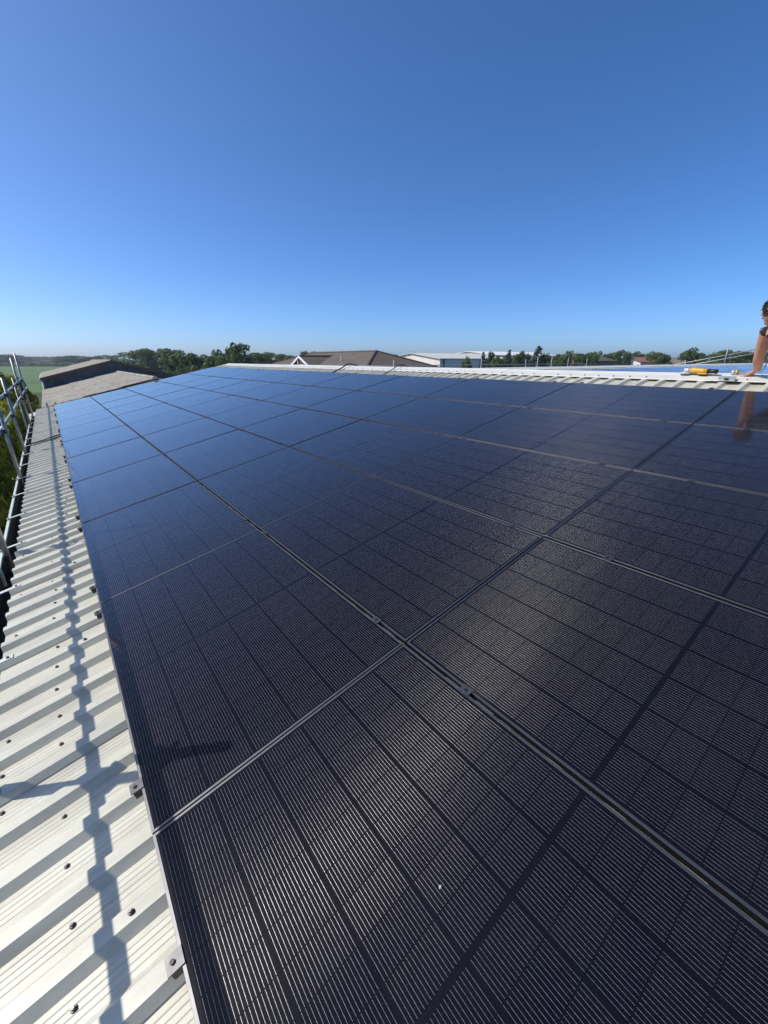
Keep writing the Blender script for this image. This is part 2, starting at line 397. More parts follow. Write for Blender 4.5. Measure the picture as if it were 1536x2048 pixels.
# far slope, same sheets turned round the ridge
XR = V_RIDGE * CT - HP * ST; ZR = V_RIDGE * ST + HP * CT + ZO
for k in range(nsheet - 1):
    u = lap0 + k * 1.04
    mt = Matrix.Translation((XR, u + 1.15, ZR)) @ Matrix.Rotation(math.pi, 4, 'Z') @ Matrix.Rotation(-TH, 4, 'Y') @ Matrix.Translation((-(V_RIDGE - V_EAVE), 0, 0))
    bpart('roof_sheet', sheet_me, mt)
# walls
b = MB(); ze = V_EAVE * ST + ZO - 0.25
b.box(-0.34, 13.2, lap0 + 0.1, U1 - 0.05, 0, ze)
bpart('wall', b.mesh('wall', M['brickw']))
b = MB()
for y0 in (lap0 + 0.12, U1 - 0.17):
    b.add([(-0.33, y0, ze), (13.2, y0, ze), (XR, y0, ZR - 0.05), (-0.33, y0 + .1, ze), (13.2, y0 + .1, ze), (XR, y0 + .1, ZR - 0.05)],
          [(0, 1, 2), (5, 4, 3), (0, 3, 4, 1), (1, 4, 5, 2), (2, 5, 3, 0)])
bpart('gable', b.mesh('gable', M['brickw']))
# ridge caps: 3 m folded pieces, each lapping the one before
def cap_mesh(L):
    b = MB(); wv = 0.30; hh = RIBH + 0.006
    pr = []
    for sgn in (-1, 1):
        for (d, h) in ((wv + .002, -0.007), (wv, 0.0), (0.10, 0.0), (0.06, 0.008), (0.03, 0.013)):
            x = sgn * d; z = -d * math.tan(TH) + h
            pr.append((x, z))
    pr = sorted(pr); n = len(pr); th = 0.0025
    vs = [(x, y, z) for y in (0, L) for x, z in pr] + [(x, y, z - th) for y in (0, L) for x, z in pr]
    fs = []
    for i in range(n - 1):
        fs += [(i, i + 1, n + i + 1, n + i), (2*n + i, 3*n + i, 3*n + i + 1, 2*n + i + 1), (i, 2*n + i, 2*n + i + 1, i + 1), (n + i, n + i + 1, 3*n + i + 1, 3*n + i)]
    fs += [(0, n, 3*n, 2*n), (n - 1, 3*n - 1, 4*n - 1, 2*n - 1)]
    b.add(vs, fs); return b.mesh('ridge_cap', M['capw'])
cap_me = cap_mesh(3.03); k = 0; y = lap0
while y < U1 - 0.1:
    L = min(3.03, U1 + 0.04 - y)
    bpart('ridge_cap', cap_me if L > 3.02 else cap_mesh(L), Matrix.Translation((XR, y, ZR + RIBH + 0.009 + 0.003 * (k % 2))) )
    y += 3.0; k += 1
# verge trim at the far gable
b = MB(); b.box(V_EAVE, V_RIDGE - 0.02, U1 + 0.004, U1 + 0.05, HP - 0.12, HP + RIBH + 0.012)
bpart('verge_trim', b.mesh('verge_trim', M['capw']), ROOF)
# gutter: box section hung at the eaves, pale outside and lip, deep shade inside painted as dark strips
gx0, gx1 = -0.652, -0.44; gz = V_EAVE * ST + HP * CT + ZO - 0.02; gy0, gy1 = lap0 + .1, U1 + 0.02
b = MB()
b.box(gx0, gx0 + 0.022, gy0, gy1, gz - 0.005, gz + 0.018, 0)
b.box(gx0 + .001, gx0 + 0.006, gy0, gy1, gz - 0.17, gz - 0.005, 0)
b.box(gx0 + .006, gx1, gy0, gy1, gz - 0.175, gz - 0.165, 0)
b.box(gx1, gx1 + 0.006, gy0, gy1, gz - 0.175, gz - 0.03, 0)
bpart('gutter', b.mesh('gutter', M['gutter']))
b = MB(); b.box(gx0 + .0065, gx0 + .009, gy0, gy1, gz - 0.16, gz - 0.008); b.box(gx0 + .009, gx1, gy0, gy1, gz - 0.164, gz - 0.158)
bpart('gutter_shade', b.mesh('gutter_shade', M['gutin']))
b = MB(); n = 22
for i in range(3): b.box(gx0 - .004, gx0 + .026, 3.36 + i * 4.1, 3.41 + i * 4.1, gz - 0.17, gz + 0.024)
bpart('gutter_joint', b.mesh('gutter_joint', M['gutter']))
strap = MB()
strap.box(-0.125, 0.075, 0.030, 0.068, RIBH + .003, RIBH + .008); strap.box(-0.125, -0.10, 0.030, 0.068, RIBH - .02, RIBH + .003)
strap_me = strap.mesh('gutter_strap', M['capw'])
for k in range(nsheet - 1):
    u = lap0 + k * 1.04
    s = bpart('gutter_strap', strap_me, ROOF @ Matrix.Translation((V_EAVE, u, HP)))
    link('screw', screw_me, s, Matrix.Translation((0.05, 0.05, RIBH + .0085)))
    link('screw', screw_me, s, Matrix.Translation((-0.108, 0.05, RIBH + .0085)))

# ------------------------------------------------------------------ solar panels
PL, PW, LU, LV = 1.768, 1.140, 1.775, 1.157           # length, width, spacing along and up the slope
FH = 0.030
def frame_mesh():
    b = MB(); lip = 0.0095; t = 0.0025
    for (x0, x1, y0, y1) in ((0, lip, 0, PL), (PW - lip, PW, 0, PL), (lip, PW - lip, 0, lip), (lip, PW - lip, PL - lip, PL)):
        b.box(x0, x1, y0, y1, -0.003, 0.0)
    b.box(0, t, 0, PL, -FH, -0.003, 1); b.box(PW - t, PW, 0, PL, -FH, -0.003, 1)
    b.box(t, PW - t, 0, t, -FH, -0.003, 1); b.box(t, PW - t, PL - t, PL, -FH, -0.003, 1)
    me = b.mesh('frame', [M['frame'], M['blackm']])
    bm = bmesh.new(); bm.from_mesh(me)
    ed = [e for e in bm.edges if all(abs(v.co.z) < 1e-6 for v in e.verts)]
    bmesh.ops.bevel(bm, geom=ed, offset=0.0005, segments=1, affect='EDGES'); bm.to_mesh(me); bm.free()
    return me
frame_me = frame_mesh()
b = MB(); b.box(0.0096, PW - 0.0096, 0.0096, PL - 0.0096, -0.006, -0.0022); back_me = b.mesh('backsheet', M['back'])
CW, CL, GX, GY, MID = 0.182, 0.0942, 0.0030, 0.0014, 0.016
MX = (PW - 6*CW - 5*GX) / 2; MY = (PL - 18*CL - 16*GY - MID) / 2
def cell_pos():
    out = []
    for half in range(2):
        for r in range(9):
            y = MY + half * (9*CL + 8*GY + MID) + r * (CL + GY)
            for c in range(6): out.append((MX + c * (CW + GX), y))
    return out
CELLS = cell_pos()
def cell_geo(b, x, y, uvs):
    z0, z1 = -0.0022, -0.0017
    b.box(x, x + CW, y, y + CL, z0, z1)
    q = [(0,0),(1,0),(1,1),(0,1)]
    def pu(i): return q[i % 4]
    for f in [(0,3,2,1),(4,5,6,7),(0,1,5,4),(1,2,6,5),(2,3,7,6),(3,0,4,7)]: uvs += [pu(i) for i in f]
def cell_mesh(name, pos):
    b = MB(); uvs = []
    for p in pos: cell_geo(b, p[0], p[1], uvs)
    me = b.mesh(name, M['cell']); ul = me.uv_layers.new(name='UVMap')
    ul.data.foreach_set('uv', [c for p in uvs for c in p]); return me
cell_me = cell_mesh('cell', [(0, 0)])
cells_me = cell_mesh('cell_array', CELLS)
def midclamp_mesh():                                  # plate over the gap between two rows, bolt in the middle
    b = MB(); g = LV - PW
    b.box(-g - 0.010, 0.010, -0.024, 0.024, 0.0004, 0.0044); b.box(-g + .003, -.003, -0.022, 0.022, -FH, 0.0002)
    b.tube([(-g/2, 0, 0.0044), (-g/2, 0, 0.0085)], 0.0062, 10, 1); return b.mesh('clamp', [M['clampm'], M['blackm']])
def endclamp_mesh():
    b = MB()
    b.box(-0.036, 0.009, -0.023, 0.023, 0.0004, 0.0042); b.box(-0.030, -0.003, -0.020, 0.020, -FH - 0.005, 0.0003, 1)
    b.tube([(-0.018, 0, 0.0042), (-0.018, 0, 0.0095)], 0.0065, 10, 1); return b.mesh('clamp', [M['clampm'], M['blackm']])
mid_me, end_me = midclamp_mesh(), endclamp_mesh()
b = MB(); b.box(-0.018, 0.018, -0.125, 0.125, -FH - 0.0255, -FH - 0.0225); b.box(-0.004, 0.004, -0.125, 0.125, -FH - .0225, -FH - 0.005); b.box(-0.012, 0.012, -0.125, 0.125, -FH - 0.005, -FH - 0.0008)
rail_me = b.mesh('mounting_rail', M['alu'])
COLN = ['eaves row', 'second row above eaves', 'middle row', 'second row below ridge', 'ridge row']
ORD = ['first', 'second', 'third', 'fourth', 'fifth', 'sixth', 'seventh', 'eighth', 'ninth', 'tenth', 'eleventh', 'twelfth', 'thirteenth', 'fourteenth', 'fifteenth', 'sixteenth', 'seventeenth', 'eighteenth', 'nineteenth', 'twentieth', 'twenty-first', 'twenty-second']
rp = random.Random(11)
I0, I1 = -3, 10
for i in range(I0, I1):
    for j in range(5):
        jit = rp.uniform(-0.002, 0.002)
        tilt = Matrix.Rotation(R(rp.uniform(-0.10, 0.10)), 4, 'X') @ Matrix.Rotation(R(rp.uniform(-0.10, 0.10)), 4, 'Y')
        p = empty('solar_panel', mat=ROOF @ Matrix.Translation((j * LV + (LV - PW) / 2, i * LU + (LU - PL) / 2 + jit, 0)) @ tilt)
        tag(p, 'black solar panel, %s, %s from the lichened roof' % (COLN[j], ORD[I1 - 1 - i]), 'solar panel', 'black solar panels on the near roof slope')
        link('frame', frame_me, p); link('backsheet', back_me, p)
        if -1 <= i <= 2 and (i < 2 or j < 5):
            for (x, y) in CELLS: link('cell', cell_me, p, loc=(x, y, 0))
        else:
            tag(link('cell_array', cells_me, p), kind='stuff')
        cl = (0.22, PL + 0.006 - 0.385) if i == -1 else (0.22 if i == 0 else 0.27, PL - 0.115 if i >= 0 else PL - 0.385)
        for q, yy in enumerate(cl):
            yc = yy
            me = mid_me if j else end_me
            link('clamp', me, p, loc=(0, yc, 0))
            if j == 4: link('clamp', end_me, p, Matrix.Translation((PW, yc, 0)) @ Matrix.Rotation(math.pi, 4, 'Z'))
            for jj in ((j, 5) if j == 4 else (j,)):
                vv = jj * LV + (0.030 if jj == 0 else (-0.030 if jj == 5 else 0))
                bpart('mounting_rail', rail_me, ROOF @ Matrix.Translation((vv, i * LU + yc, 0)))

# bird dropping on the near panel
b = MB(); rd = random.Random(9)
for q in range(6):
    a = rd.uniform(0, 6.28); r_ = rd.uniform(0, .006); b.ell((r_*math.cos(a), r_*math.sin(a), 0), (rd.uniform(.0012, .003), rd.uniform(.0012, .003), .001), None, 8, 5)
tag(link('bird_dropping', b.mesh('bird_dropping', M['tin'], True), loc=RP(0.634, -0.747, -0.0012)), 'small pale bird dropping dried on the eaves row glass', 'bird dropping')

# ------------------------------------------------------------------ edge protection tubes along the eaves
RX, Z_UP, Z_LO = -0.660, 0.895 + ZO, 0.520 + ZO
def tubeobj(name, pts, rad, mat, label, cat, group=None, n=14):
    c = Vector(pts[0]); b = MB(); b.tube([Vector(p) - c for p in pts], rad, n)
    return tag(link(name, b.mesh(name, mat, True), loc=c), label, cat, group)
def rail_run(z, y0, y1, lab):
    segs = [(y0, 3.9), (3.9, y1)]
    e = empty('guard_rail', (RX, y0, z))
    tag(e, lab, 'guard rail', 'guard rail tubes along the eaves')
    for a, b_ in ((y0, 6.0), (6.0, 12.2), (12.2, y1)):
        m = MB(); dz = 0.0
        m.tube([(0, a - y0, 0), (0, b_ - y0 + 0.0, 0)], 0.0242, 16); link('tube', m.mesh('tube', M['galv'], True), e)
    for s in (6.0, 12.2):
        m = MB(); m.tube([(0, s - y0 - .06, 0), (0, s - y0 + .06, 0)], 0.031, 12); link('sleeve', m.mesh('sleeve', M['coupler'], True), e)
    return e
rail_run(Z_UP, -4.0, 19.6, 'upper grey scaffold tube rail running along the eaves')
rail_run(Z_LO, -4.0, 20.0, 'lower grey scaffold tube rail running along the eaves')
def coupler_mesh():
    b = MB()
    b.box(-0.034, 0.034, -0.030, 0.030, -0.030, 0.030); b.tube([(0.03, 0, 0.0), (0.075, 0, 0.0)], 0.008, 8); b.tube([(0.0, 0.028, 0.012), (0.0, 0.07, 0.012)], 0.008, 8)
    b.tube([(0.066, 0, 0), (0.08, 0, 0)], 0.014, 6); b.tube([(0, .062, .012), (0, .076, .012)], 0.014, 6)
    me = b.mesh('coupler', M['coupler']); return me
coup_me = coupler_mesh()
posts = [(-2.15, 1.25, 0.01), (0.80, 1.19, -0.01), (3.68, 1.43, 0.012), (6.95, 1.13, -0.045), (9.25, 1.20, 0.01), (13.75, 1.55, -0.015), (16.45, 1.69, 0.0)]
plab = ['behind the camera end', 'beside the second panel seam', 'casting the longer shadow over the fourth panel', 'leaning and cutting across the gutter lip', 'carrying the blue-grey clip', 'with the blue tape mark', 'dark and tallest near the lichened roof']
plab = ['guard rail post at the near end of the eaves', 'guard rail post, second from the near end of the eaves', 'guard rail post, third from the near end of the eaves',
        'leaning guard rail post crossing in front of the gutter lip', 'short guard rail post just past the leaning post', 'tall pale guard rail post near the lichened roof', 'tallest dark guard rail post, last before the lichened roof']
PX = -0.600
for (y, zt, lean), lb in zip(posts, plab):
    e = empty('guard_rail_post', (PX, y, gz - 0.157))
    tag(e, lb, 'scaffold post', 'guard rail posts along the eaves')
    m = MB(); H = zt + ZO - (gz - 0.157)
    m.tube([(0, 0, 0), (0, lean * H * -1.0, H)], 0.0242, 16)
    link('tube', m.mesh('tube', M['galv'], True), e)
    m = MB(); m.tube([(0, 0, 0), (0, 0, 0.012)], 0.034, 14); link('foot', m.mesh('foot', M['coupler']), e)
    for z in (Z_UP, Z_LO):
        link('coupler', coup_me, e, Matrix.Translation((RX - PX + 0.045, -lean * (z - gz), z - (gz - 0.157))) @ Matrix.Rotation(0.2 * y, 4, 'Z'))
# outer raking tubes of the scaffold beyond the gutter
def rake(p0, p1, lab):
    tubeobj('scaffold_tube', [p0, p1], 0.0242, M['galv'], lab, 'scaffold tube')
rake((-0.96, 19.2, 0.0), (-0.95, 19.0, 5.0), 'upright scaffold tube standing on the ground by the lichened roof')
rake((-1.02, 12.4, 0.0), (-1.02, 12.2, 4.75), 'upright scaffold tube standing on the ground among the shrubs')

# strap and cable lying across the sheets by the gutter
pts = [RP(-0.60, 10.02, 0.01), RP(-0.55, 10.08, HP + RIBH + 0.03), RP(-0.45, 10.11, HP + RIBH + .02), RP(-0.30, 10.16, HP + RIBH + .02), RP(-0.12, 10.30, HP + RIBH + .02), RP(0.0, 10.36, HP + RIBH + .016)]
tubeobj('cable', pts, 0.012, M['cable'], 'dark cable looped over the gutter and across the white sheets', 'cable')
pts = [RP(-0.50, 9.88, HP + RIBH + .016), RP(-0.35, 9.93, HP + RIBH + .016), RP(-0.15, 10.02, HP + RIBH + .016), RP(0.0, 10.10, HP + RIBH + .016)]
tubeobj('strap', pts, 0.014, M['hose'], 'teal strap lying across the white sheets beside the dark cable', 'strap')
# cables over the ridge
for q, (u, lb) in enumerate(((8.35, 'thick black cable taken over the white ridge, far one'), (6.25, 'thin black cable taken over the white ridge, near one'))):
    pts = [RP(5.7, u - .25, -.05), RP(5.95, u - .1, HP + RIBH + .02), RP(6.25, u, -0.02), RP(6.56, u + .10, 0.025), Vector((XR + .1, u + .16, ZR + .09)), Vector((XR + .6, u + .3, ZR - .03))]
    tubeobj('cable', pts, 0.016 if q == 0 else 0.010, M['cable'], lb, 'cable')

# ------------------------------------------------------------------ lichened old roof and the taller barn behind it
def corr_slope(b, x0, z0, x1, z1, y0, y1, amp=0.028, pitch=0.146, mi=0):
    # corrugations run down the slope (x), ribs side by side along y
    n = int((y1 - y0) / pitch) * 4; vs = []; fs = []
    L = math.hypot(x1 - x0, z1 - z0); nx, nz = -(z1 - z0) / L, (x1 - x0) / L
    if nz < 0: nx, nz = -nx, -nz
    for i in range(n + 1):
        y = y0 + (y1 - y0) * i / n; h = amp * math.sin(i * math.pi / 2)
        vs += [(x0 + nx*h, y, z0 + nz*h), (x1 + nx*h, y, z1 + nz*h)]
    for i in range(n): fs.append((2*i, 2*i+1, 2*i+3, 2*i+2))
    b.add(vs, fs, mi)
def gable_barn(name, label, xl, xr, xa, zl, zr, za, y0, y1, roofm, wallm, clad_front=False, base=0.0, sheets=4):
    e = empty(name, ((xl + xr) / 2, (y0 + y1) / 2, 0)); tag(e, label, 'barn')
    I = Matrix.Translation((-(xl + xr) / 2, -(y0 + y1) / 2, 0))
    ov = 0.12
    for sd, (xe, zee) in enumerate(((xl, zl), (xr, zr))):
        # lapped sheets, courses up the slope and lengths along the ridge
        nb = sheets
        for c in range(nb):
            f0, f1 = c / nb, min(1.0, (c + 1) / nb + 0.015)
            m = MB()
            A = (xe + (xa - xe) * f0, zee + (za - zee) * f0 + 0.012 * 0); B = (xe + (xa - xe) * f1, zee + (za - zee) * f1 - 0.012)
            corr_slope(m, A[0], A[1] + 0.02, B[0], B[1] + 0.006, y0 - ov, y1 + ov)
            me = m.mesh('roof_sheet', roofm, True); me.transform(I); link('roof_sheet', me, e)
    m = MB(); t = 0.05
    m.box(xl + .25, xl + .35, y0, y1, base, zl - 0.02); m.box(xr - .35, xr - .25, y0, y1, base, zr - 0.02)
    me = m.mesh('wall', wallm); me.transform(I); link('wall', me, e)
    for yy in (y0, y1 - 0.1):
        m = MB(); z0 = base
        a = [(xl + .25, yy, z0), (xr - .25, yy, z0), (xr - .25, yy, zr - .04), (xa, yy, za - .05), (xl + .25, yy, zl - .04)]
        bq = [(p[0], p[1] + .1, p[2]) for p in a]
        m.add(a + bq, [(0, 1, 2, 3, 4), (9, 8, 7, 6, 5)] + [(i, i + 5, (i + 1) % 5 + 5, (i + 1) % 5) for i in range(5)])
        me = m.mesh('gable', wallm); me.transform(I); link('gable', me, e)
    m = MB(); m.tube([(xa, y0 - ov, za + .02), (xa, y1 + ov, za + .02)], 0.10, 10, sq=0.6)
    me = m.mesh('ridge_tile', roofm); me.transform(I); link('ridge_tile', me, e)
    return e, I
gable_barn('lichened_barn', 'low barn with lichen-covered grey fibre-cement roof at the end of the panels', -0.35, 7.35, 3.5, ZO - 0.14, ZO - 0.10, ZO + 0.80, 18.45, 29.9, M['lichen'], M['brickw'], sheets=3)
XL, XRr, XA, ZL, ZRr, ZA, YB0, YB1 = -0.30, 7.2, 3.32, ZO + 0.50, ZO + 0.44, ZO + 1.44, 30.0, 43.2
e, I = gable_barn('tall_barn', 'taller barn with dark corrugated gable wall behind the lichened roof', XL, XRr, XA, ZL, ZRr, ZA, YB0, YB1, M['lichen'], M['brickw'])
# vertical corrugated cladding sheets on the gable facing the panels
n = 28; wd = (XRr - XL) / n
for q in range(n):
    x0, x1 = XL + q * wd, XL + (q + 1) * wd
    def top(x): return (ZL + (ZA - ZL) * (x - XL) / (XA - XL) if x < XA else ZRr + (ZA - ZRr) * (XRr - x) / (XRr - XA)) - 0.03
    m = MB(); k = 8; vs = []
    off = random.uniform(0, .012)
    for i in range(k + 1):
        x = x0 + (x1 - x0 - .004) * i / k; h = 0.022 * math.cos(i * math.pi)
        vs += [(x, YB0 - 0.05 + h - off, 2.6), (x, YB0 - 0.05 + h - off, top(x))]
    m.add(vs, [(2*i, 2*i+2, 2*i+3, 2*i+1) for i in range(k)])
    me = m.mesh('cladding_sheet', M['clad']); me.transform(I); link('cladding_sheet', me, e)
m = MB()
for (xa_, za_, xb_, zb_) in ((XL - .05, ZL - .02, XA, ZA), (XA, ZA, XRr + .05, ZRr - .02)):
    m.add([(xa_, YB0 - .16, za_ - .10), (xb_, YB0 - .16, zb_ - .10), (xb_, YB0 - .16, zb_ + .05), (xa_, YB0 - .16, za_ + .05),
           (xa_, YB0 - .12, za_ - .10), (xb_, YB0 - .12, zb_ - .10), (xb_, YB0 - .12, zb_ + .05), (xa_, YB0 - .12, za_ + .05)],
          [(0,1,2,3),(7,6,5,4),(0,4,5,1),(3,2,6,7),(0,3,7,4),(1,5,6,2)])
me = m.mesh('bargeboard', M['verge']); me.transform(I); link('bargeboard', me, e)
m = MB(); m.tube([(XL + .05, YB0 - .2, ZL - .12), (XL + .02, YB0 - .2, 0)], 0.04, 8); me = m.mesh('downpipe', M['gutter'], True); me.transform(I); link('downpipe', me, e)
m = MB(); m.box(XL - .08, XL + .02, YB0 - .2, YB1, ZL - .13, ZL - .04); me = m.mesh('gutter', M['gutter']); me.transform(I); link('gutter', me, e)
# small lean-to with ribbed sheets beside the gutter end
lt = empty('lean_to', (-0.5, 21.4, 0)); tag(lt, 'small ribbed lean-to roof below the eaves by the lichened roof', 'lean-to')
m = MB(); corr_slope(m, -0.42, 3.42, 0.36, 3.62, -0.9, 0.9, 0.02, 0.2); link('roof_sheet', m.mesh('roof_sheet', M['shedroof']), lt)
for yy in (-.8, .8):
    m = MB(); m.box(-0.40, -0.33, yy - .035, yy + .035, 0, 3.40); link('post', m.mesh('post', M['bark']), lt)

# ------------------------------------------------------------------ wing at right angles beyond the ridge, with its own panels
WY, WZ, WX0, WX1 = 7.5, 1.22 + ZO, 7.2, 47.0
wing = empty('roof_wing', (27, WY, 0)); tag(wing, 'metal-roofed wing at right angles beyond the white ridge', 'building')
WI = Matrix.Translation((-27, -WY, 0))
# local slope frame: x -> up the slope (towards +Y), y -> along -X so that normals point up
def WF(s, x, h=0.0):                                  # s metres down from the ridge on the near side
    return Vector((x, WY - s * CT - h * ST, WZ - s * ST + h * CT))
wslope = Matrix(((0, -1, 0, 0), (CT, 0, -ST, WY), (ST, 0, CT, WZ), (0, 0, 0, 1)))
wback = Matrix(((0, 1, 0, 0), (-CT, 0, ST, WY), (ST, 0, CT, WZ), (0, 0, 0, 1)))
wsheet = sheet_mesh('roof_sheet', 8.0, 5, -8.0)
for k in range(38):
    x = WX1 - k * 1.04
    link('roof_sheet', wsheet, wing, WI @ wslope @ Matrix.Translation((0, -x, 0)))
    link('roof_sheet', wsheet, wing, WI @ wback @ Matrix.Translation((0, x - 1.1, 0)))
m = MB(); m.box(WX0 + 7, WX1 - .1, WY - 7.6, WY + 7.6, 0, WZ - 8 * ST - .05); me = m.mesh('wall', M['brickw']); me.transform(WI); link('wall', me, wing)
m = MB(); m.add([(WX1 - .05, WY - 7.6, WZ - 1.75), (WX1 - .05, WY + 7.6, WZ - 1.75), (WX1 - .05, WY, WZ - .05)], [(0, 1, 2)]); me = m.mesh('gable', M['brickw']); me.transform(WI); link('gable', me, wing)
cm = cap_mesh(3.03)
for k in range(13):
    link('ridge_cap', cm, wing, WI @ Matrix.Translation((WX1 - k * 3.0, WY, WZ + RIBH + 0.012 + .003 * (k % 2))) @ Matrix.Rotation(math.pi / 2, 4, 'Z'))
for r in range(4):
    for k in range(18):
        x = WX1 - 1.2 - k * LU
        s = 0.62 + (r + 1) * LV
        if r == 0 and k in (0, 1): continue
        p = empty('solar_panel', mat=wslope @ Matrix.Translation((-s, -x, -HP + RIBH * 0)))
        tag(p, 'wing roof solar panel, %s row below the ridge, %s from the gable' % (ORD[r], ORD[k]), 'solar panel', 'black solar panels on the roof wing')
        link('frame', frame_me, p); link('backsheet', back_me, p)
# guard rails sloping down the far side of the wing and their posts
def grail(y0, z0, y1, z1, lb):
    dy = (z1 - z0) / (y1 - y0)
    tubeobj('guard_rail', [(40, y0 + 6, z0 - dy * -6 + 0), (40, y1 - 2.5, z1 - dy * 2.5)], 0.03, M['galv'], lb, 'guard rail', 'guard rails over the roof wing')
grail(10.97, 1.32 + ZO, 6.96, 2.19 + ZO, 'upper sloping guard rail tube over the roof wing')
grail(9.53, 1.38 + ZO, 6.95, 1.95 + ZO, 'lower sloping guard rail tube over the roof wing')
for y, zt, lb in ((8.6, 2.38, 'guard rail post standing near the ridge of the roof wing'), (11.1, 1.5, 'guard rail post standing down the far slope of the roof wing'), (6.2, 2.75, 'guard rail post on the near slope of the roof wing')):
    zb = WZ - abs(y - WY) * math.tan(TH)
    tubeobj('guard_rail_post', [(39.94, y, zb), (39.94, y, zt + ZO)], 0.03, M['galv'], lb, 'scaffold post')
# long scaffold rail beyond the ridge
tubeobj('scaffold_rail', [(14, 20, 1.16 + ZO), (44, 20, 1.14 + ZO)], 0.03, M['galv'], 'long level scaffold rail in front of the pale shed', 'scaffold rail')
for x, zt, lb in ((17.5, 1.5, 'at the house end'), (26.05, 1.65, 'in front of the pale shed'), (31.8, 1.55, 'before the tall conifer'), (33.5, 1.75, 'second of the pair by the conifer'), (35.7, 1.9, 'with white board'), (38.5, 1.7, 'past the white board'), (42, 1.6, 'at the far end')):
    tubeobj('scaffold_post', [(x, 20.05, 0), (x, 20.05, zt + ZO)], 0.03, M['galv'], 'upright of the long scaffold rail ' + lb, 'scaffold post', 'uprights of the long scaffold rail')

# ------------------------------------------------------------------ hip-roofed house
def tiled_face(P, edge0, edge1, top0, top1, course, mat, parent, I, name='tile_course'):
    # courses of tiles between the eaves edge and the top edge
    e0, e1, t0, t1 = map(Vector, (edge0, edge1, top0, top1))
    L = ((t0 + t1) / 2 - (e0 + e1) / 2).length; n = max(2, int(L / course))
    nrm = (e1 - e0).cross(t0 - e0).normalized()
    if nrm.z < 0: nrm = -nrm
    for c in range(n):
        f0, f1 = c / n, (c + 1) / n
        a, b_ = e0.lerp(t0, f0), e1.lerp(t1, f0); d, cc = e0.lerp(t0, f1), e1.lerp(t1, f1)
        m = MB()
        hi = nrm * 0.045; lo = nrm * 0.012
        m.add([a + hi, b_ + hi, cc + lo, d + lo, a, b_], [(0, 1, 2, 3), (4, 5, 1, 0)])
        me = m.mesh(name, mat); me.transform(I); link(name, me, parent)
hs = empty('hip_roofed_house', (29.2, 44.7, 0)); tag(hs, 'brown-tiled hip-roofed house with white-edged gable beyond the ridge', 'house')
HI = Matrix.Translation((-29.2, -44.7, 0))
hz, ez, kx = 6.47, 3.55, 8.5
E1, E0 = Vector((29.2, 37.4, hz)), Vector((29.2, 52.0, hz))
cA, cB = Vector((29.2 - kx, 37.4 - kx, ez)), Vector((29.2 + kx, 37.4 - kx, ez))
cC, cD = Vector((29.2 + kx, 52 + kx, ez)), Vector((29.2 - kx, 52 + kx, ez))
for a, b_, t0, t1 in ((cD, cA, E0, E1), (cA, cB, E1, E1), (cB, cC, E1, E0), (cC, cD, E0, E0)):
    tiled_face(None, a, b_, t0, t1, 0.36, M['tile'], hs, HI)
def hpart(name, m, mat, smooth=False): me = m.mesh(name, mat, smooth); me.transform(HI); return link(name, me, hs)
up = Vector((0, 0, .06))
for a, b_ in ((E1, cA), (E1, cB), (E0, cC), (E0, cD)):
    m = MB(); m.tube([a + up, b_ + up], 0.13, 8, sq=0.6); hpart('hip_tile', m, M['ridgetile'])
m = MB(); m.tube([E1 + up, E0 + up], 0.13, 8, sq=0.6); hpart('ridge_tile', m, M['tile'])
m = MB(); m.box(29.2 - kx + .6, 29.2 + kx - .6, 37.4 - kx + .6, 52 + kx - .6, 0, ez + .1); hpart('wall', m, M['brick'])
for sy in (-1, 1):
    for q in range(4):
        yq = 33 + q * 6.5
        m = MB(); m.box(29.2 - kx + .56, 29.2 - kx + .62, yq, yq + 1.4, 1.0, 2.3); 
        if sy < 0: hpart('window', m, M['glassw'])
# cross gable
gy, gxa, gz_, gh = 44.7, 23.5, 5.98, 2.9; gb = gz_ - gh * 0.46
gp = [Vector((gxa, gy, gz_)), Vector((29.0, gy, gz_))]
for sg in (-1, 1):
    el = Vector((gxa, gy + sg * gh, gb)); er = Vector((29.0, gy + sg * gh, gb))
    tiled_face(None, el, er, gp[0], gp[1], 0.36, M['tile'], hs, HI)
    m = MB(); d = Vector((-0.10, 0, 0)); dn = Vector((0, 0, -0.24))
    a, b_ = el + Vector((0, sg * .1, .02)), gp[0] + Vector((0, 0, .07))
    m.add([a + d, b_ + d, b_ + d + dn, a + d + dn, a, b_, b_ + dn, a + dn], [(0,1,2,3),(7,6,5,4),(0,4,5,1),(3,2,6,7),(0,3,7,4),(1,5,6,2)])
    hpart('bargeboard', m, M['whitep'])
m = MB(); m.add([(gxa + .08, gy - gh + .1, gb - .1), (gxa + .08, gy + gh - .1, gb - .1), (gxa + .08, gy, gz_ - .1), (gxa + .08, gy - gh + .1, 0), (gxa + .08, gy + gh - .1, 0)], [(0, 1, 2), (0, 3, 4, 1)])
hpart('gable', m, M['ridgetile'])
m = MB(); m.box(gxa - .02, gxa + .06, gy - 1.0, gy - .1, gb - .4, gb + .45); m.box(gxa - .02, gxa + .06, gy + .35, gy + .45, gb - .4, gb + .9); hpart('window', m, M['whitep'])
m = MB(); m.tube([gp[0] + up, gp[1] + up], 0.12, 8, sq=0.6); hpart('ridge_tile', m, M['ridgetile'])
m = MB(); m.tube([(26.4, 40.2, 5.2), (26.4, 40.2, 6.05)], 0.055, 10); hpart('vent_pipe', m, M['whitep'])

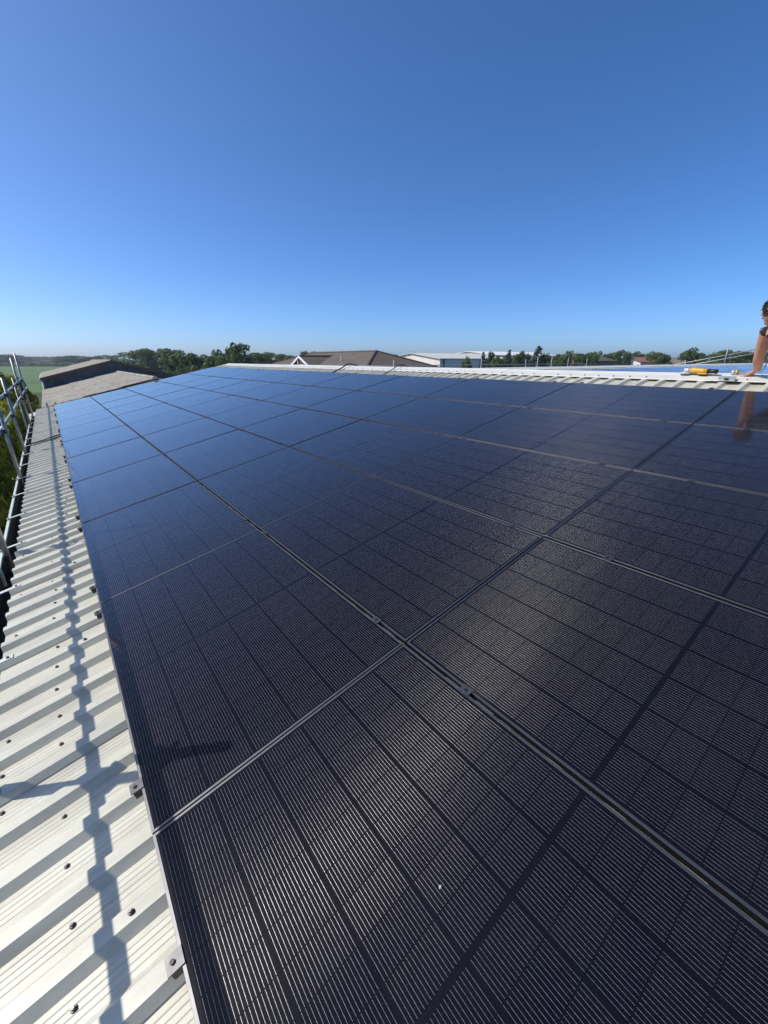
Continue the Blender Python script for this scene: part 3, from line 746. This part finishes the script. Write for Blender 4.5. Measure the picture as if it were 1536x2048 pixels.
# ------------------------------------------------------------------ sheds and far houses
def box_house(name, label, cat, x0, x1, y0, y1, ze_, zr_, wallm, roofm, along='x', windows=0, yaw=0):
    cx, cy = (x0 + x1) / 2, (y0 + y1) / 2
    e = empty(name, mat=Matrix.Translation((cx, cy, 0)) @ Matrix.Rotation(yaw, 4, 'Z')); tag(e, label, cat)
    a, c = (x1 - x0) / 2, (y1 - y0) / 2
    if along == 'y': a, c = c, a
    S = Matrix.Identity(4) if along == 'x' else Matrix.Rotation(math.pi / 2, 4, 'Z')
    m = MB()
    m.add([(-a,-c,0),(a,-c,0),(a,c,0),(-a,c,0),(-a,-c,ze_),(a,-c,ze_),(a,c,ze_),(-a,c,ze_),(-a,0,zr_-.05),(a,0,zr_-.05)],
          [(0,1,5,4),(2,3,7,6),(1,2,6,9,5),(3,0,4,8,7)])
    me = m.mesh('wall', wallm); me.transform(S); link('wall', me, e)
    for sg in (-1, 1):
        m = MB(); o = 0.3; dz = (zr_ - ze_) / c * o
        p = [(-a-o, sg*(c+o), ze_-dz), (a+o, sg*(c+o), ze_-dz), (a+o, 0, zr_), (-a-o, 0, zr_)]
        m.add(p + [(q[0], q[1], q[2] + .12) for q in p], [(0,1,2,3),(7,6,5,4),(0,4,5,1),(1,5,6,2),(2,6,7,3),(3,7,4,0)])
        me = m.mesh('roof', roofm); me.transform(S); link('roof', me, e)
    for q in range(windows):
        x = -a + (2 * a) * (q + .5) / windows
        for sg in (-1, 1):
            m = MB(); m.box(x - .5, x + .5, sg * c - .04, sg * c + .04, ze_ * .35, ze_ * .75); me = m.mesh('window', M['glassw']); me.transform(S); link('window', me, e)
    return e
sh = box_house('pale_shed', 'long pale shed with cream sheet roof beyond the conifers', 'shed', 57.4, 78, 55.3, 71, 5.75, 6.75, M['shedwall'], M['shedroof'], 'x')
for q in range(3):
    m = MB(); m.box(-9.5 + q * 7, -9.2 + q * 7, -7.98, -7.86, 0, 5.7); link('downpipe', m.mesh('downpipe', M['ridgetile']), sh)
box_house('white_shed', 'bright white-roofed shed behind the tall conifers', 'shed', 84, 112, 63.5, 80, 6.55, 7.5, M['shedwall'], M['brightroof'], 'x')
box_house('brown_barn', 'low brown-roofed barn behind the conifers beside the white shed', 'barn', 98, 116, 50, 60, 5.3, 6.6, M['brick'], M['verge'], 'x')
box_house('red_roofed_bungalow', 'bungalow with terracotta roof among the far trees', 'house', 124.5, 134, 46, 53, 5.0, 6.15, M['render'], M['tiler'], 'x', 3, R(-12))
box_house('white_cottage', 'small white gabled cottage between far trees', 'house', 144, 150, 44, 50, 4.2, 6.1, M['render'], M['tile'], 'y', 2)
vr = random.Random(5)
vlab = ['grey-roofed village house nearest the dark trees', 'pale village house with red roof above the crop', 'wide white village house above the crop', 'brown-roofed village house in the middle of the far row', 'red-roofed village house beside the far trees', 'low pink village house at the end of the far row', 'small grey village house behind the far row']
for k, (x, y) in enumerate(((-30, 700), (-23, 722), (-15, 690), (-8, 720), (-1, 690), (6, 705), (13, 715))):
    box_house('village_house', vlab[k], 'house', x - vr.uniform(3, 4.5), x + vr.uniform(3, 4.5), y - 4, y + 4, vr.uniform(2.6, 4.2), vr.uniform(5.5, 7.5), M['render'] if k % 2 else M['brick'], [M['tile'], M['tiler'], M['verge']][k % 3], 'x', 2)

# ------------------------------------------------------------------ trees and shrubs
def leaf_cloud(rng, centers, nleaf, size, drop=0.0):
    b = MB()
    vs = []; fs = []
    tot = sum(r[0]*r[1]*r[2] for _, r in centers) ; k = 0
    for c, r in centers:
        n = max(8, int(nleaf * (r[0]*r[1]*r[2]) ** 0.67 / sum((q[0]*q[1]*q[2]) ** 0.67 for _, q in centers)))
        for _ in range(n):
            d = Vector((rng.gauss(0, 1), rng.gauss(0, 1), rng.gauss(0, 1))).normalized()
            rr = rng.uniform(0.55, 1.06) ** 0.6
            p = Vector((c[0] + d.x*r[0]*rr, c[1] + d.y*r[1]*rr, c[2] + d.z*r[2]*rr))
            nn = (d + Vector((rng.gauss(0, .55), rng.gauss(0, .55), rng.gauss(0.25, .55)))).normalized()
            a = nn.cross(Vector((rng.gauss(0, 1), rng.gauss(0, 1), rng.gauss(0, 1)))).normalized(); bb = nn.cross(a)
            s = size * rng.uniform(.6, 1.4); l = s * rng.uniform(.9, 1.6)
            vs += [p - a*s*.5, p + bb*l*.5, p + a*s*.5, p - bb*l*.5]; fs.append((k, k+1, k+2, k+3)); k += 4
    b.add(vs, fs); return b
def tree_variant(kind, seed):
    rng = random.Random(seed); cs = []; tk = MB()                 # unit tree: height 1, width 1
    if kind == 'b':
        tk.tube([(0, 0, 0), (.01, .0, .25), (.0, .02, .5), (.02, 0, .75)], [.035, .028, .02, .008], 7)
        for _ in range(9):
            an = rng.uniform(0, 6.28); tk.tube([(0, 0, rng.uniform(.22, .5)), (.16*math.cos(an), .16*math.sin(an), rng.uniform(.45, .65)), (.3*math.cos(an), .3*math.sin(an), rng.uniform(.55, .82))], [.014, .009, .004], 5)
        for _ in range(38):
            z = rng.uniform(.06, .93); w_ = .46 * math.sin(math.pi * min(1, (z + .06) / 1.06)) ** .5
            an = rng.uniform(0, 6.28); q = rng.uniform(.35, 1) * w_
            s = rng.uniform(.10, .19); cs.append(((q*math.cos(an), q*math.sin(an), z), (s*1.05, s*1.05, s*.62)))
        b = leaf_cloud(rng, cs, 4600, 0.040)
    elif kind == 'h':                                               # open crown, sky showing through
        tk.tube([(0, 0, 0), (.01, .0, .3), (-.02, .02, .6), (.0, 0, .9)], [.03, .024, .016, .006], 7)
        for _ in range(12):
            an = rng.uniform(0, 6.28); z = rng.uniform(.3, .7); tk.tube([(0, 0, z), (.18*math.cos(an), .18*math.sin(an), z + .12), (.34*math.cos(an), .34*math.sin(an), z + .22)], [.012, .008, .003], 5)
        for _ in range(24):
            z = rng.uniform(.25, .95); w_ = .42 * (1.1 - abs(z - .55))
            an = rng.uniform(0, 6.28); q = rng.uniform(.3, 1) * w_
            s = rng.uniform(.07, .14); cs.append(((q*math.cos(an), q*math.sin(an), z), (s, s, s*.6)))
        b = leaf_cloud(rng, cs, 2600, 0.036)
    elif kind == 'c':
        tk.tube([(0, 0, 0), (0, 0, 1)], [.03, .004], 7)
        for q in range(46):
            z = .08 + .9 * q / 46; w_ = .46 * (1 - z) ** .8 + .02
            for _ in range(2):
                an = rng.uniform(0, 6.28); r = rng.uniform(.4, 1) * w_
                s = .05 + .10 * (1 - z); cs.append(((r*math.cos(an), r*math.sin(an), z), (s, s, s*.35)))
        b = leaf_cloud(rng, cs, 3400, 0.036)
    else:
        tk.tube([(0, 0, 0), (0, 0, .9)], [.03, .006], 7)
        for q in range(26):
            z = .1 + .86 * q / 26; an = rng.uniform(0, 6.28); r = rng.uniform(0, .25)
            cs.append(((r*math.cos(an), r*math.sin(an), z), (.25 * (1.15 - z), .25 * (1.15 - z), .07)))
        b = leaf_cloud(rng, cs, 1200, 0.05)
    lm = M['leafc'] if kind in 'cp' else M['leafd']
    return b.mesh('crown', lm), tk.mesh('trunk', M['bark'], True)
VAR = {'b': [tree_variant('b', s) for s in (1, 2, 3, 4, 5)], 'h': [tree_variant('h', s) for s in (8, 9)], 'c': [tree_variant('c', s) for s in (12, 13)], 'p': [tree_variant('p', 20)]}
TREES = [(-26.4,605.2,10.8,29.6,'b'), (-12.3,770.0,9.7,20.6,'b'), (-2.6,762.3,9.7,17.9,'b'), (9.8,535.1,8.6,19.6,'b'), (18.7,501.3,9.3,23.3,'b'), (27.8,494.0,8.8,18.7,'b'),
(36.8,486.7,8.4,14.0,'b'), (42.1,455.9,9.5,10.6,'b'), (50.1,449.7,9.5,13.3,'b'), (27.1,182.6,8.8,8.1,'b'), (30.9,179.9,9.5,7.7,'b'), (34.3,177.2,9.5,6.6,'b'),
(19.2,86.5,7.5,4.2,'b'), (19.9,81.7,7.2,3.5,'b'), (19.9,73.3,6.8,3.4,'b'), (20.7,67.4,7.1,3.8,'b'), (20.7,61.7,6.4,2.4,'b'), (22.5,61.0,8.5,3.4,'h'),
(21.9,62.6,7.3,2.2,'b'), (30.7,77.1,6.8,3.7,'b'), (59.3,143.5,8.1,6.2,'b'), (62.6,140.7,7.8,6.9,'b'), (70.6,147.9,7.6,5.5,'b'), (86.3,163.4,9.0,3.8,'b'),
(89.3,161.1,9.0,4.2,'b'), (92.4,158.3,8.4,2.5,'b'), (203.4,248.2,9.5,7.4,'b'), (207.5,244.5,8.5,5.9,'b'), (213.9,240.1,9.9,4.4,'b'), (202.3,222.9,11.5,2.4,'p'),
(218.8,235.5,8.2,3.7,'b'), (261.7,270.7,10.2,6.9,'b'), (265.8,267.6,10.6,7.7,'b'), (271.5,262.4,9.0,10.3,'b'), (49.5,41.6,6.1,1.6,'b'), (53.1,41.9,6.8,1.5,'c'),
(54.0,41.4,7.3,1.8,'h'), (52.8,39.2,6.2,1.3,'b'), (53.5,38.5,6.1,1.8,'b'), (56.3,39.6,7.2,1.7,'c'), (59.0,39.9,6.6,1.9,'b'), (59.9,39.3,6.9,1.6,'b'),
(58.1,35.7,7.6,2.7,'c'), (60.5,36.0,6.5,1.8,'b'), (89.8,51.2,6.9,3.1,'b'), (82.1,43.8,7.3,4.1,'b'), (94.1,47.7,6.8,3.5,'b'), (101.0,49.3,7.2,3.3,'b'),
(102.3,48.4,7.5,3.0,'h'), (132.5,58.7,7.5,5.6,'b'), (124.0,52.1,8.1,3.8,'b'), (159.8,64.5,7.8,4.5,'b'), (162.2,63.0,8.4,4.8,'b'), (164.6,60.8,7.8,5.2,'b'),
(130.9,46.5,7.7,4.3,'b'), (120.8,40.5,7.0,3.9,'b'), (149.6,44.9,6.8,4.1,'b'), (120.8,34.3,8.3,4.9,'b'), (180.8,47.8,7.3,4.5,'b'), (196.6,49.1,7.4,4.4,'b'),
(146.8,34.2,8.1,6.2,'b'), (163.4,34.8,8.0,6.2,'b'), (166.4,32.1,7.5,6.2,'b'), (163.2,28.0,7.8,6.5,'b'), (176.0,24.6,7.6,6.8,'b'), (-43.8,578.2,10.9,24.6,'b')]
rt = random.Random(21)
def tlabel(x, y, s, D, az):
    if s == 'p': return 'narrow poplar standing alone on the far horizon', None
    if s == 'c': return 'dark pointed conifer in front of the pale sheds', 'conifers in front of the pale sheds'
    if s == 'h' and D < 70 and x < 30: return 'tall open-crowned tree with sky gaps beyond the roof corner', None
    if s == 'h': return 'open-crowned leafy tree with sky gaps near the pale sheds', 'open-crowned trees near the sheds'
    if D > 400: return 'distant hazy round tree beyond the green crop', 'distant trees beyond the crop'
    if x > 200 and D > 290 and y > 200: return 'distant small tree on the horizon past the hip-roofed house', 'distant trees past the house'
    if 100 < D < 230 and x < 40: return 'hazy broad tree beyond the pale pasture', 'trees beyond the pale pasture'
    if D < 100 and x < 32: return 'dense dark broadleaf tree beyond the lichened barn', 'trees beyond the lichened barn'
    if 140 < y < 170: return 'hazy broadleaf tree behind the hip-roofed house', 'trees behind the house'
    if x < 62: return 'dark bushy tree in front of the pale sheds', 'bushy trees in front of the pale sheds'
    return 'dark broadleaf tree in the belt beyond the roof wing', 'tree belt beyond the roof wing'
tcount = {}
ANCH = {'tree belt beyond the roof wing': 'pale sheds', 'trees beyond the lichened barn': 'barn', 'bushy trees in front of the pale sheds': 'house', 'distant trees beyond the crop': 'dark clump', 'trees beyond the pale pasture': 'barn', 'distant trees past the house': 'house', 'trees behind the house': 'roof corner', 'conifers in front of the pale sheds': 'house', 'open-crowned trees near the sheds': 'house'}
for (x, y, h, wd_, s) in sorted(TREES, key=lambda t: math.atan2(t[0], t[1] + 1.2)):
    D = math.hypot(x, y)
    cr, tk = VAR[s][rt.randrange(len(VAR[s]))]
    wf = 1.0 if s in 'p' else 1.9 if s == 'c' else 1.45
    e = empty('poplar_tree' if s == 'p' else 'conifer_tree' if s == 'c' else 'broadleaf_tree', (x, y, 0))
    lb, gp_ = tlabel(x, y, s, D, 0); 
    if gp_:
        tcount[gp_] = tcount.get(gp_, 0) + 1; lb += ', %s along from the %s' % (ORD[tcount[gp_] - 1], ANCH[gp_])
    tag(e, lb, 'tree', gp_)
    mt = Matrix.Rotation(rt.uniform(0, 6.28), 4, 'Z') @ Matrix.Diagonal((wd_ * wf, wd_ * wf, h * 1.0, 1))
    link('crown', cr, e, mt); link('trunk', tk, e, mt)
def hedge(name, pts, h, wdt, label, seed, mat, leaf=0.25, dens=26):
    rng = random.Random(seed); cs = []
    o = Vector((pts[0][0], pts[0][1], 0))
    for (a, b_) in zip(pts[:-1], pts[1:]):
        A, B_ = Vector((*a, 0)), Vector((*b_, 0)); n = int((B_ - A).length / (wdt * 0.9)) + 1
        for i in range(n):
            p = A.lerp(B_, (i + rng.random()) / n) - o
            cs.append(((p.x, p.y, h * .45), (wdt * .7, wdt * .7, h * rng.uniform(.42, .58))))
    b = leaf_cloud(rng, cs, dens * len(cs), leaf)
    return tag(link(name, b.mesh(name, mat), loc=o), label, 'hedge')
hedge('hedgerow', [(-70, 560), (-10, 490), (24, 470)], 3.0, 3.0, 'dark hedgerow along the far edge of the green crop', 31, M['leafd'], 1.1, 40)
hedge('hedgerow', [(36, 150), (60, 128)], 3.2, 2.4, 'hedgerow behind the trees past the pale pasture', 32, M['leafd'], .5, 40)
hedge('hedgerow', [(49, 38), (62, 30)], 4.6, 1.6, 'clipped dark hedge in front of the pale sheds', 33, M['leafd'], .25, 90)
hedge('hedgerow', [(100, 44), (190, 34)], 4.8, 4.0, 'dark hedgerow under the tree belt beyond the roof wing', 34, M['leafd'], .6, 90)
hedge('hedgerow', [(150, 330), (290, 230)], 6.5, 6.0, 'far hedgerow on the horizon past the hip-roofed house', 36, M['leafd'], 1.1, 60)
hedge('hedgerow', [(8, 58), (20, 55), (32, 56)], 4.2, 2.6, 'rough hedge beneath the trees beyond the lichened barn', 35, M['leafd'], .28, 260)
# shrubs beside the eaves
def shrub_variant(seed):
    rng = random.Random(seed); cs = []; tk = MB()
    for _ in range(30):
        z = rng.uniform(.12, .92); w_ = .5 * math.sin(math.pi * min(1, z * .9 + .1)) ** .6
        an = rng.uniform(0, 6.28); q = rng.uniform(.3, 1) * w_; s = rng.uniform(.09, .16)
        cs.append(((q*math.cos(an), q*math.sin(an), z), (s, s, s * .8)))
    for _ in range(7):
        an = rng.uniform(0, 6.28); tk.tube([(0, 0, 0), (.1*math.cos(an), .1*math.sin(an), .35), (.28*math.cos(an), .28*math.sin(an), .8)], [.018, .012, .004], 6)
    b = leaf_cloud(rng, cs, 5200, 0.042)
    return b.mesh('foliage', M['leafh']), tk.mesh('stem', M['bark'], True)
SV = [shrub_variant(s) for s in (41, 42, 43)]
shr = [(-2.1, 7.0, 3.5, 2.2), (-1.8, 9.0, 3.7, 1.9), (-3.4, 10.6, 3.9, 2.4), (-1.9, 11.6, 3.9, 2.0), (-2.1, 14.4, 4.1, 2.3), (-2.0, 17.2, 4.2, 2.0), (-3.6, 19.6, 4.2, 2.8), (-2.4, 22.6, 4.3, 2.2), (-3.3, 26.0, 5.0, 3.0), (-2.0, 29.4, 5.05, 2.4), (-4.4, 31.0, 5.2, 3.2), (-1.7, 33.5, 4.6, 2.6), (-2.6, 37.0, 4.7, 3.0), (-5.0, 15.0, 4.0, 3.0), (-5.6, 24.0, 4.6, 3.2), (-2.2, 3.8, 3.0, 2.2), (-1.55, 24.6, 4.75, 1.7), (-2.7, 33.4, 5.3, 3.0), (-1.5, 20.0, 4.2, 1.5)]
shr.sort(key=lambda t: -t[1])
for k, (x, y, h, wd_) in enumerate(shr):
    fo, st = SV[k % 3]
    e = empty('shrub', (x, y, 0)); tag(e, 'yellow-green leafy shrub beside the guard rails, %s along from the tall barn' % ORD[k], 'shrub', 'shrubs beside the eaves')
    mt = Matrix.Rotation(k * 1.3, 4, 'Z') @ Matrix.Diagonal((wd_, wd_, h, 1))
    link('foliage', fo, e, mt); link('stem', st, e, mt)

# ------------------------------------------------------------------ angle grinder and small box on the ridge
def cap_z(x):                                         # top of the ridge cap at world x
    d = abs(x - XR)
    return ZR + RIBH + 0.016 - d * math.tan(TH) + (0.013 if d < .03 else 0.008 if d < .06 else 0.0)
gr = empty('angle_grinder', mat=Matrix.Translation((XR - 0.10, 0.66, cap_z(XR - 0.10))) @ Matrix.Rotation(R(-96), 4, 'Z') @ Matrix.Scale(0.9, 4))
tag(gr, 'yellow and black angle grinder lying on the white ridge', 'power tool')
# local x along the tool (disc at negative x)
m = MB(); m.tube([(-.02, 0, .055), (.02, 0, .058), (.06, 0, .056), (.13, 0, .052), (.19, 0, .052)], [.034, .040, .038, .033, .034], 16, sq=.95); link('body', m.mesh('body', M['yellow'], True), gr)
m = MB(); m.tube([(.185, 0, .052), (.25, 0, .050), (.30, 0, .048)], [.030, .027, .030], 14); link('handle', m.mesh('handle', M['blackm'], True), gr)
m = MB(); m.box(.09, .19, -.036, .036, .002, .030); link('battery', m.mesh('battery', M['yellow']), gr)
m = MB(); m.box(.092, .188, -.0365, .0365, .0, .012); link('battery_base', m.mesh('battery_base', M['blackm']), gr)
m = MB(); m.tube([(-.085, 0, .05), (-.05, 0, .055), (-.02, 0, .055)], [.030, .036, .033], 14); m.tube([(-.075, 0, .012), (-.075, 0, .085)], [.033, .026], 14); link('gear_head', m.mesh('gear_head', M['greym'], True), gr)
m = MB(); m.tube([(-.075, 0, .006), (-.075, 0, .012)], .062, 24); link('disc', m.mesh('disc', M['greym']), gr)
m = MB(); m.tube([(-.075, 0, .012), (-.075, 0, .03)], [.068, .066], 24); link('guard', m.mesh('guard', M['tin'], True), gr)
br = empty('wire_brush', mat=Matrix.Translation((XR - 0.07, 0.27, cap_z(XR - 0.07))) @ Matrix.Rotation(R(-80), 4, 'Z')); tag(br, 'small brass cup brush with grey collar beside the angle grinder', 'brush')
m = MB(); m.tube([(0, 0, .03), (.03, 0, .03)], [.026, .030], 14); link('collar', m.mesh('collar', M['greym'], True), br)
m = MB(); m.tube([(.03, 0, .03), (.065, 0, .03)], [.029, .036], 14); link('bristles', m.mesh('bristles', M['brass'], True), br)
bx = empty('screw_box', mat=Matrix.Translation((XR - 0.30, 0.24, cap_z(XR - .30) + .001)) @ Matrix.Rotation(R(6), 4, 'Z') @ Matrix.Rotation(-TH, 4, 'Y')); tag(bx, 'small clear grey plastic box lying on the white ridge cap', 'box')
m = MB(); m.box(-.045, .045, -.075, .075, 0, .026); link('tray', m.mesh('tray', M['tin']), bx)
m = MB(); m.box(-.047, .047, -.078, .078, .0262, .034); link('lid', m.mesh('lid', M['greym']), bx)
m = MB(); m.box(-.05, -.047, -.02, .02, .014, .033); link('catch', m.mesh('catch', M['blackm']), bx)

# ------------------------------------------------------------------ person kneeling at the ridge, leaning on straight arms
pe = empty('person', (7.0, -0.72, ZR + .02)); tag(pe, 'person with dark hair in black T-shirt leaning on straight arms at the ridge', 'person')
def build_person():
    fd, sd_ = Vector((.70, .70, 0)).normalized(), Vector((.70, -.70, 0)).normalized()      # facing, to the person's right
    hd_, hs_ = Vector((.30, .95, 0)).normalized(), Vector((.95, -.30, 0)).normalized()       # hand pointing, its side
    Lh, Rh = Vector((6.40, 0.10, cap_z(6.40) + .012)), Vector((6.52, -.28, cap_z(6.52) + .012))
    Lw, Rw = Lh - hd_ * .07 + Vector((0, 0, .055)), Rh - hd_ * .07 + Vector((0, 0, .055))
    Ls = Vector((6.00, -0.035, 1.775 + ZO)); Rs = Ls + sd_ * .37 + Vector((0, 0, -.01))
    Le, Re = Ls.lerp(Lw, .52) + Vector((-.02, .01, -.03)), Rs.lerp(Rw, .52) + Vector((0, -.02, -.04))
    chest = (Ls + Rs) / 2 - fd * .09 + Vector((0, 0, -.03)); pelv = (Ls + Rs) / 2 - fd * .50 + Vector((0, 0, -.24)); waist = chest.lerp(pelv, .55) + Vector((0, 0, .03))
    neck = (Ls + Rs) / 2 + fd * .02 + Vector((0, 0, .06)); head = Vector((6.165, .005, 1.985 + ZO))
    def onr(v_, u_): return RP(v_, u_, HP + RIBH)
    k0 = pelv + fd * .30
    Lk, Rk = onr(5.98, -.36) + Vector((0, 0, .06)), onr(6.12, -.62) + Vector((0, 0, .06))
    La, Ra = RP(5.62, -.60, .05), RP(5.74, -.90, .05)
    Lhip, Rhip = pelv - sd_ * .10 + Vector((0, 0, -.02)), pelv + sd_ * .10 + Vector((0, 0, -.02))
    parts = []                                          # (kind, path, radii)
    b = MB(); segs = []
    def limb(path, rad, kind, n=14, sq=1.0):
        b.tube(path, rad, n, sq=sq); segs.append((kind, [Vector(p) for p in path]))
    limb([pelv - fd * .06 + Vector((0, 0, -.02)), pelv, waist, chest.lerp(waist, .35), chest, neck - fd * .05 + Vector((0, 0, -.03))], [.12, .155, .145, .165, .165, .08], 'torso', 18, .78)
    limb([Ls + sd_ * .05, Ls, Ls.lerp(Le, .35), Le, Le.lerp(Lw, .3), Lw], [.082, .078, .062, .048, .051, .032], 'larm')
    limb([Rs - sd_ * .05, Rs, Rs.lerp(Re, .35), Re, Re.lerp(Rw, .3), Rw], [.072, .066, .052, .041, .043, .027], 'rarm')
    limb([chest, Ls], [.11, .07], 'shoulder'); limb([chest, Rs], [.11, .07], 'shoulder')
    limb([neck - fd * .05 + Vector((0, 0, -.03)), neck, head], [.066, .058, .06], 'neck')
    for (hp, kn, an) in ((Lhip, Lk, La), (Rhip, Rk, Ra)):
        limb([hp, hp.lerp(kn, .4), kn], [.105, .088, .06], 'thigh'); limb([kn, kn.lerp(an, .35), an], [.058, .058, .036], 'shin')
        limb([an, an - fd * .05 + Vector((0, 0, -.005)), an - fd * .15 + Vector((0, 0, .01))], [.042, .045, .036], 'boot')
    for wv, hd, sx in ((Lw, Lh, -1), (Rw, Rh, 1)):
        palm = hd + Vector((0, 0, .004)); limb([wv, wv.lerp(palm, .5) + Vector((0, 0, .004)), palm], [.028, .036, .036], 'hand', 12, .55)
        for q, (dx, ln) in enumerate(((-.030, .068), (-.010, .078), (.010, .072), (.029, .055))):
            st_ = palm + hs_ * dx + hd_ * .012; d = (hs_ * dx * 1.2 + hd_ * .06).normalized()
            limb([st_ - d * .02, st_ + d * ln * .45 + Vector((0, 0, .007)), st_ + d * ln * .8 + Vector((0, 0, .002)), st_ + d * ln + Vector((0, 0, -.007))], [.0105, .0095, .0085, .0065], 'hand', 8)
        th_ = palm - hs_ * sx * .030 - hd_ * .03; limb([th_ + hs_ * sx * .02 - hd_ * .01 + Vector((0, 0, .004)), th_ - hs_ * sx * .022 + hd_ * .018 + Vector((0, 0, .003)), th_ - hs_ * sx * .034 + hd_ * .05 + Vector((0, 0, -.005))], [.014, .0115, .008], 'hand', 8)
    # head: looking down along the ridge
    hr = Matrix.Rotation(R(-84), 3, 'Z') @ Matrix.Rotation(R(-26), 3, 'X')
    b.ell(head, (.077, .098, .118), hr, 20, 14); segs.append(('head', [head]))
    b.ell(head + hr @ Vector((0, .045, -.075)), (.056, .058, .055), hr)           # jaw
    b.ell(head + hr @ Vector((0, .104, -.022)), (.014, .020, .026), hr, 10, 8)     # nose
    for sx in (-1, 1): b.ell(head + hr @ Vector((sx * .078, -.008, -.02)), (.012, .022, .036), hr, 10, 8)
    me = b.mesh('body', [M['skin'], M['tee'], M['shorts'], M['boot']])
    ob = bpy.data.objects.new('tmp', me); C.objects.link(ob)
    md = ob.modifiers.new('r', 'REMESH'); md.mode = 'VOXEL'; md.voxel_size = 0.0065; md.use_smooth_shade = True
    ms_ = ob.modifiers.new('s', 'SMOOTH'); ms_.factor = .5; ms_.iterations = 3
    dg = bpy.context.evaluated_depsgraph_get(); dg.update()
    nm = bpy.data.meshes.new_from_object(ob.evaluated_get(dg)); bpy.data.objects.remove(ob)
    nm.name = 'body'
    for mm in (M['skin'], M['tee'], M['shorts'], M['boot']):
        if mm.name not in [x.name for x in nm.materials if x]: nm.materials.append(mm)
    def dseg(p, path):
        best = 9; tt = 0
        for i in range(max(1, len(path) - 1)):
            a = path[i]; c = path[min(i + 1, len(path) - 1)]; d = c - a; L2 = d.length_squared
            t_ = 0 if L2 == 0 else max(0, min(1, (p - a).dot(d) / L2)); q = (p - (a + d * t_)).length
            if q < best: best = q; tt = (i + t_) / max(1, len(path) - 1)
        return best, tt
    rad_of = {'shoulder': .05, 'torso': .105, 'larm': .05, 'rarm': .05, 'neck': .06, 'thigh': .09, 'shin': .05, 'boot': .045, 'hand': .02, 'head': .1}
    mi = []
    for po in nm.polygons:
        p = po.center; bk = None; bd = 9; bt = 0
        for kd, path in segs:
            d, t_ = dseg(p, path); d -= rad_of[kd]
            if d < bd: bd, bk, bt = d, kd, t_
        c = 0
        if bk == 'torso': c = 1 if (p - pelv).dot(fd) > .10 else 2
        elif bk in ('larm', 'rarm'): c = 1 if bt < .10 else 0
        elif bk == 'thigh': c = 2 if bt < .8 else 0
        elif bk == 'shoulder': c = 1
        elif bk == 'boot': c = 3
        elif bk == 'neck': c = 1 if bt < .80 else 0
        mi.append(c)
    nm.polygons.foreach_set('material_index', mi); nm.polygons.foreach_set('use_smooth', [True] * len(nm.polygons))
    T = Matrix.Translation(-Vector(pe.location))
    nm.transform(T); link('body', nm, pe)
    # hair: tufted cap over crown, sides and back
    hb = MB(); rng = random.Random(2); vs = []; fs = []; k = 0
    hb.ell(head + hr @ Vector((0, -.024, .012)), (.084, .094, .114), hr, 20, 12)
    for _ in range(2600):
        d = Vector((rng.gauss(0, 1), rng.gauss(0, 1), rng.gauss(0, 1))).normalized()
        if d.z < -.75 or (d.y > .45 and d.z < .45) or (abs(d.x) > .7 and d.z < -.05 and d.y > -.35): continue
        p0 = head + hr @ Vector((d.x * .083, -.024 + d.y * .094, .012 + d.z * .114))
        t_ = (hr @ (d + Vector((rng.gauss(0, .5), rng.gauss(-.3, .5), rng.gauss(-.5, .4))))).normalized()
        sd = t_.cross(hr @ d).normalized() * .0035; q = p0 + t_ * rng.uniform(.012, .028)
        vs += [p0 - sd, p0 + sd, q]; fs.append((k, k + 1, k + 2)); k += 3
    hb.add(vs, fs); hm = hb.mesh('hair', M['hair']); hm.transform(T); link('hair', hm, pe)
    # eyes and brows, facing down
    fb = MB()
    for sx in (-1, 1): fb.ell(head + hr @ Vector((sx * .032, .088, .008)), (.012, .008, .007), hr, 10, 8)
    fm = fb.mesh('eyes', M['render'], True); fm.transform(T); link('eyes', fm, pe)
build_person()

# ------------------------------------------------------------------ summer haze over the fields
m = MB(); m.box(-2650, 2650, -2650, 2650, -1.0, 14.5)
hz_m = bpy.data.materials.new('summer_haze'); hz_m.use_nodes = True; ht = hz_m.node_tree
ht.nodes.remove(ht.nodes['Principled BSDF'])
pv = ht.nodes.new('ShaderNodeVolumePrincipled'); pv.inputs['Color'].default_value = (0.80, 0.88, 1.0, 1); pv.inputs['Density'].default_value = 0.00030
pv.inputs['Anisotropy'].default_value = 0.2
ht.links.new(pv.outputs[0], ht.nodes['Material Output'].inputs['Volume'])
tag(link('haze', m.mesh('haze', hz_m)), kind='stuff')
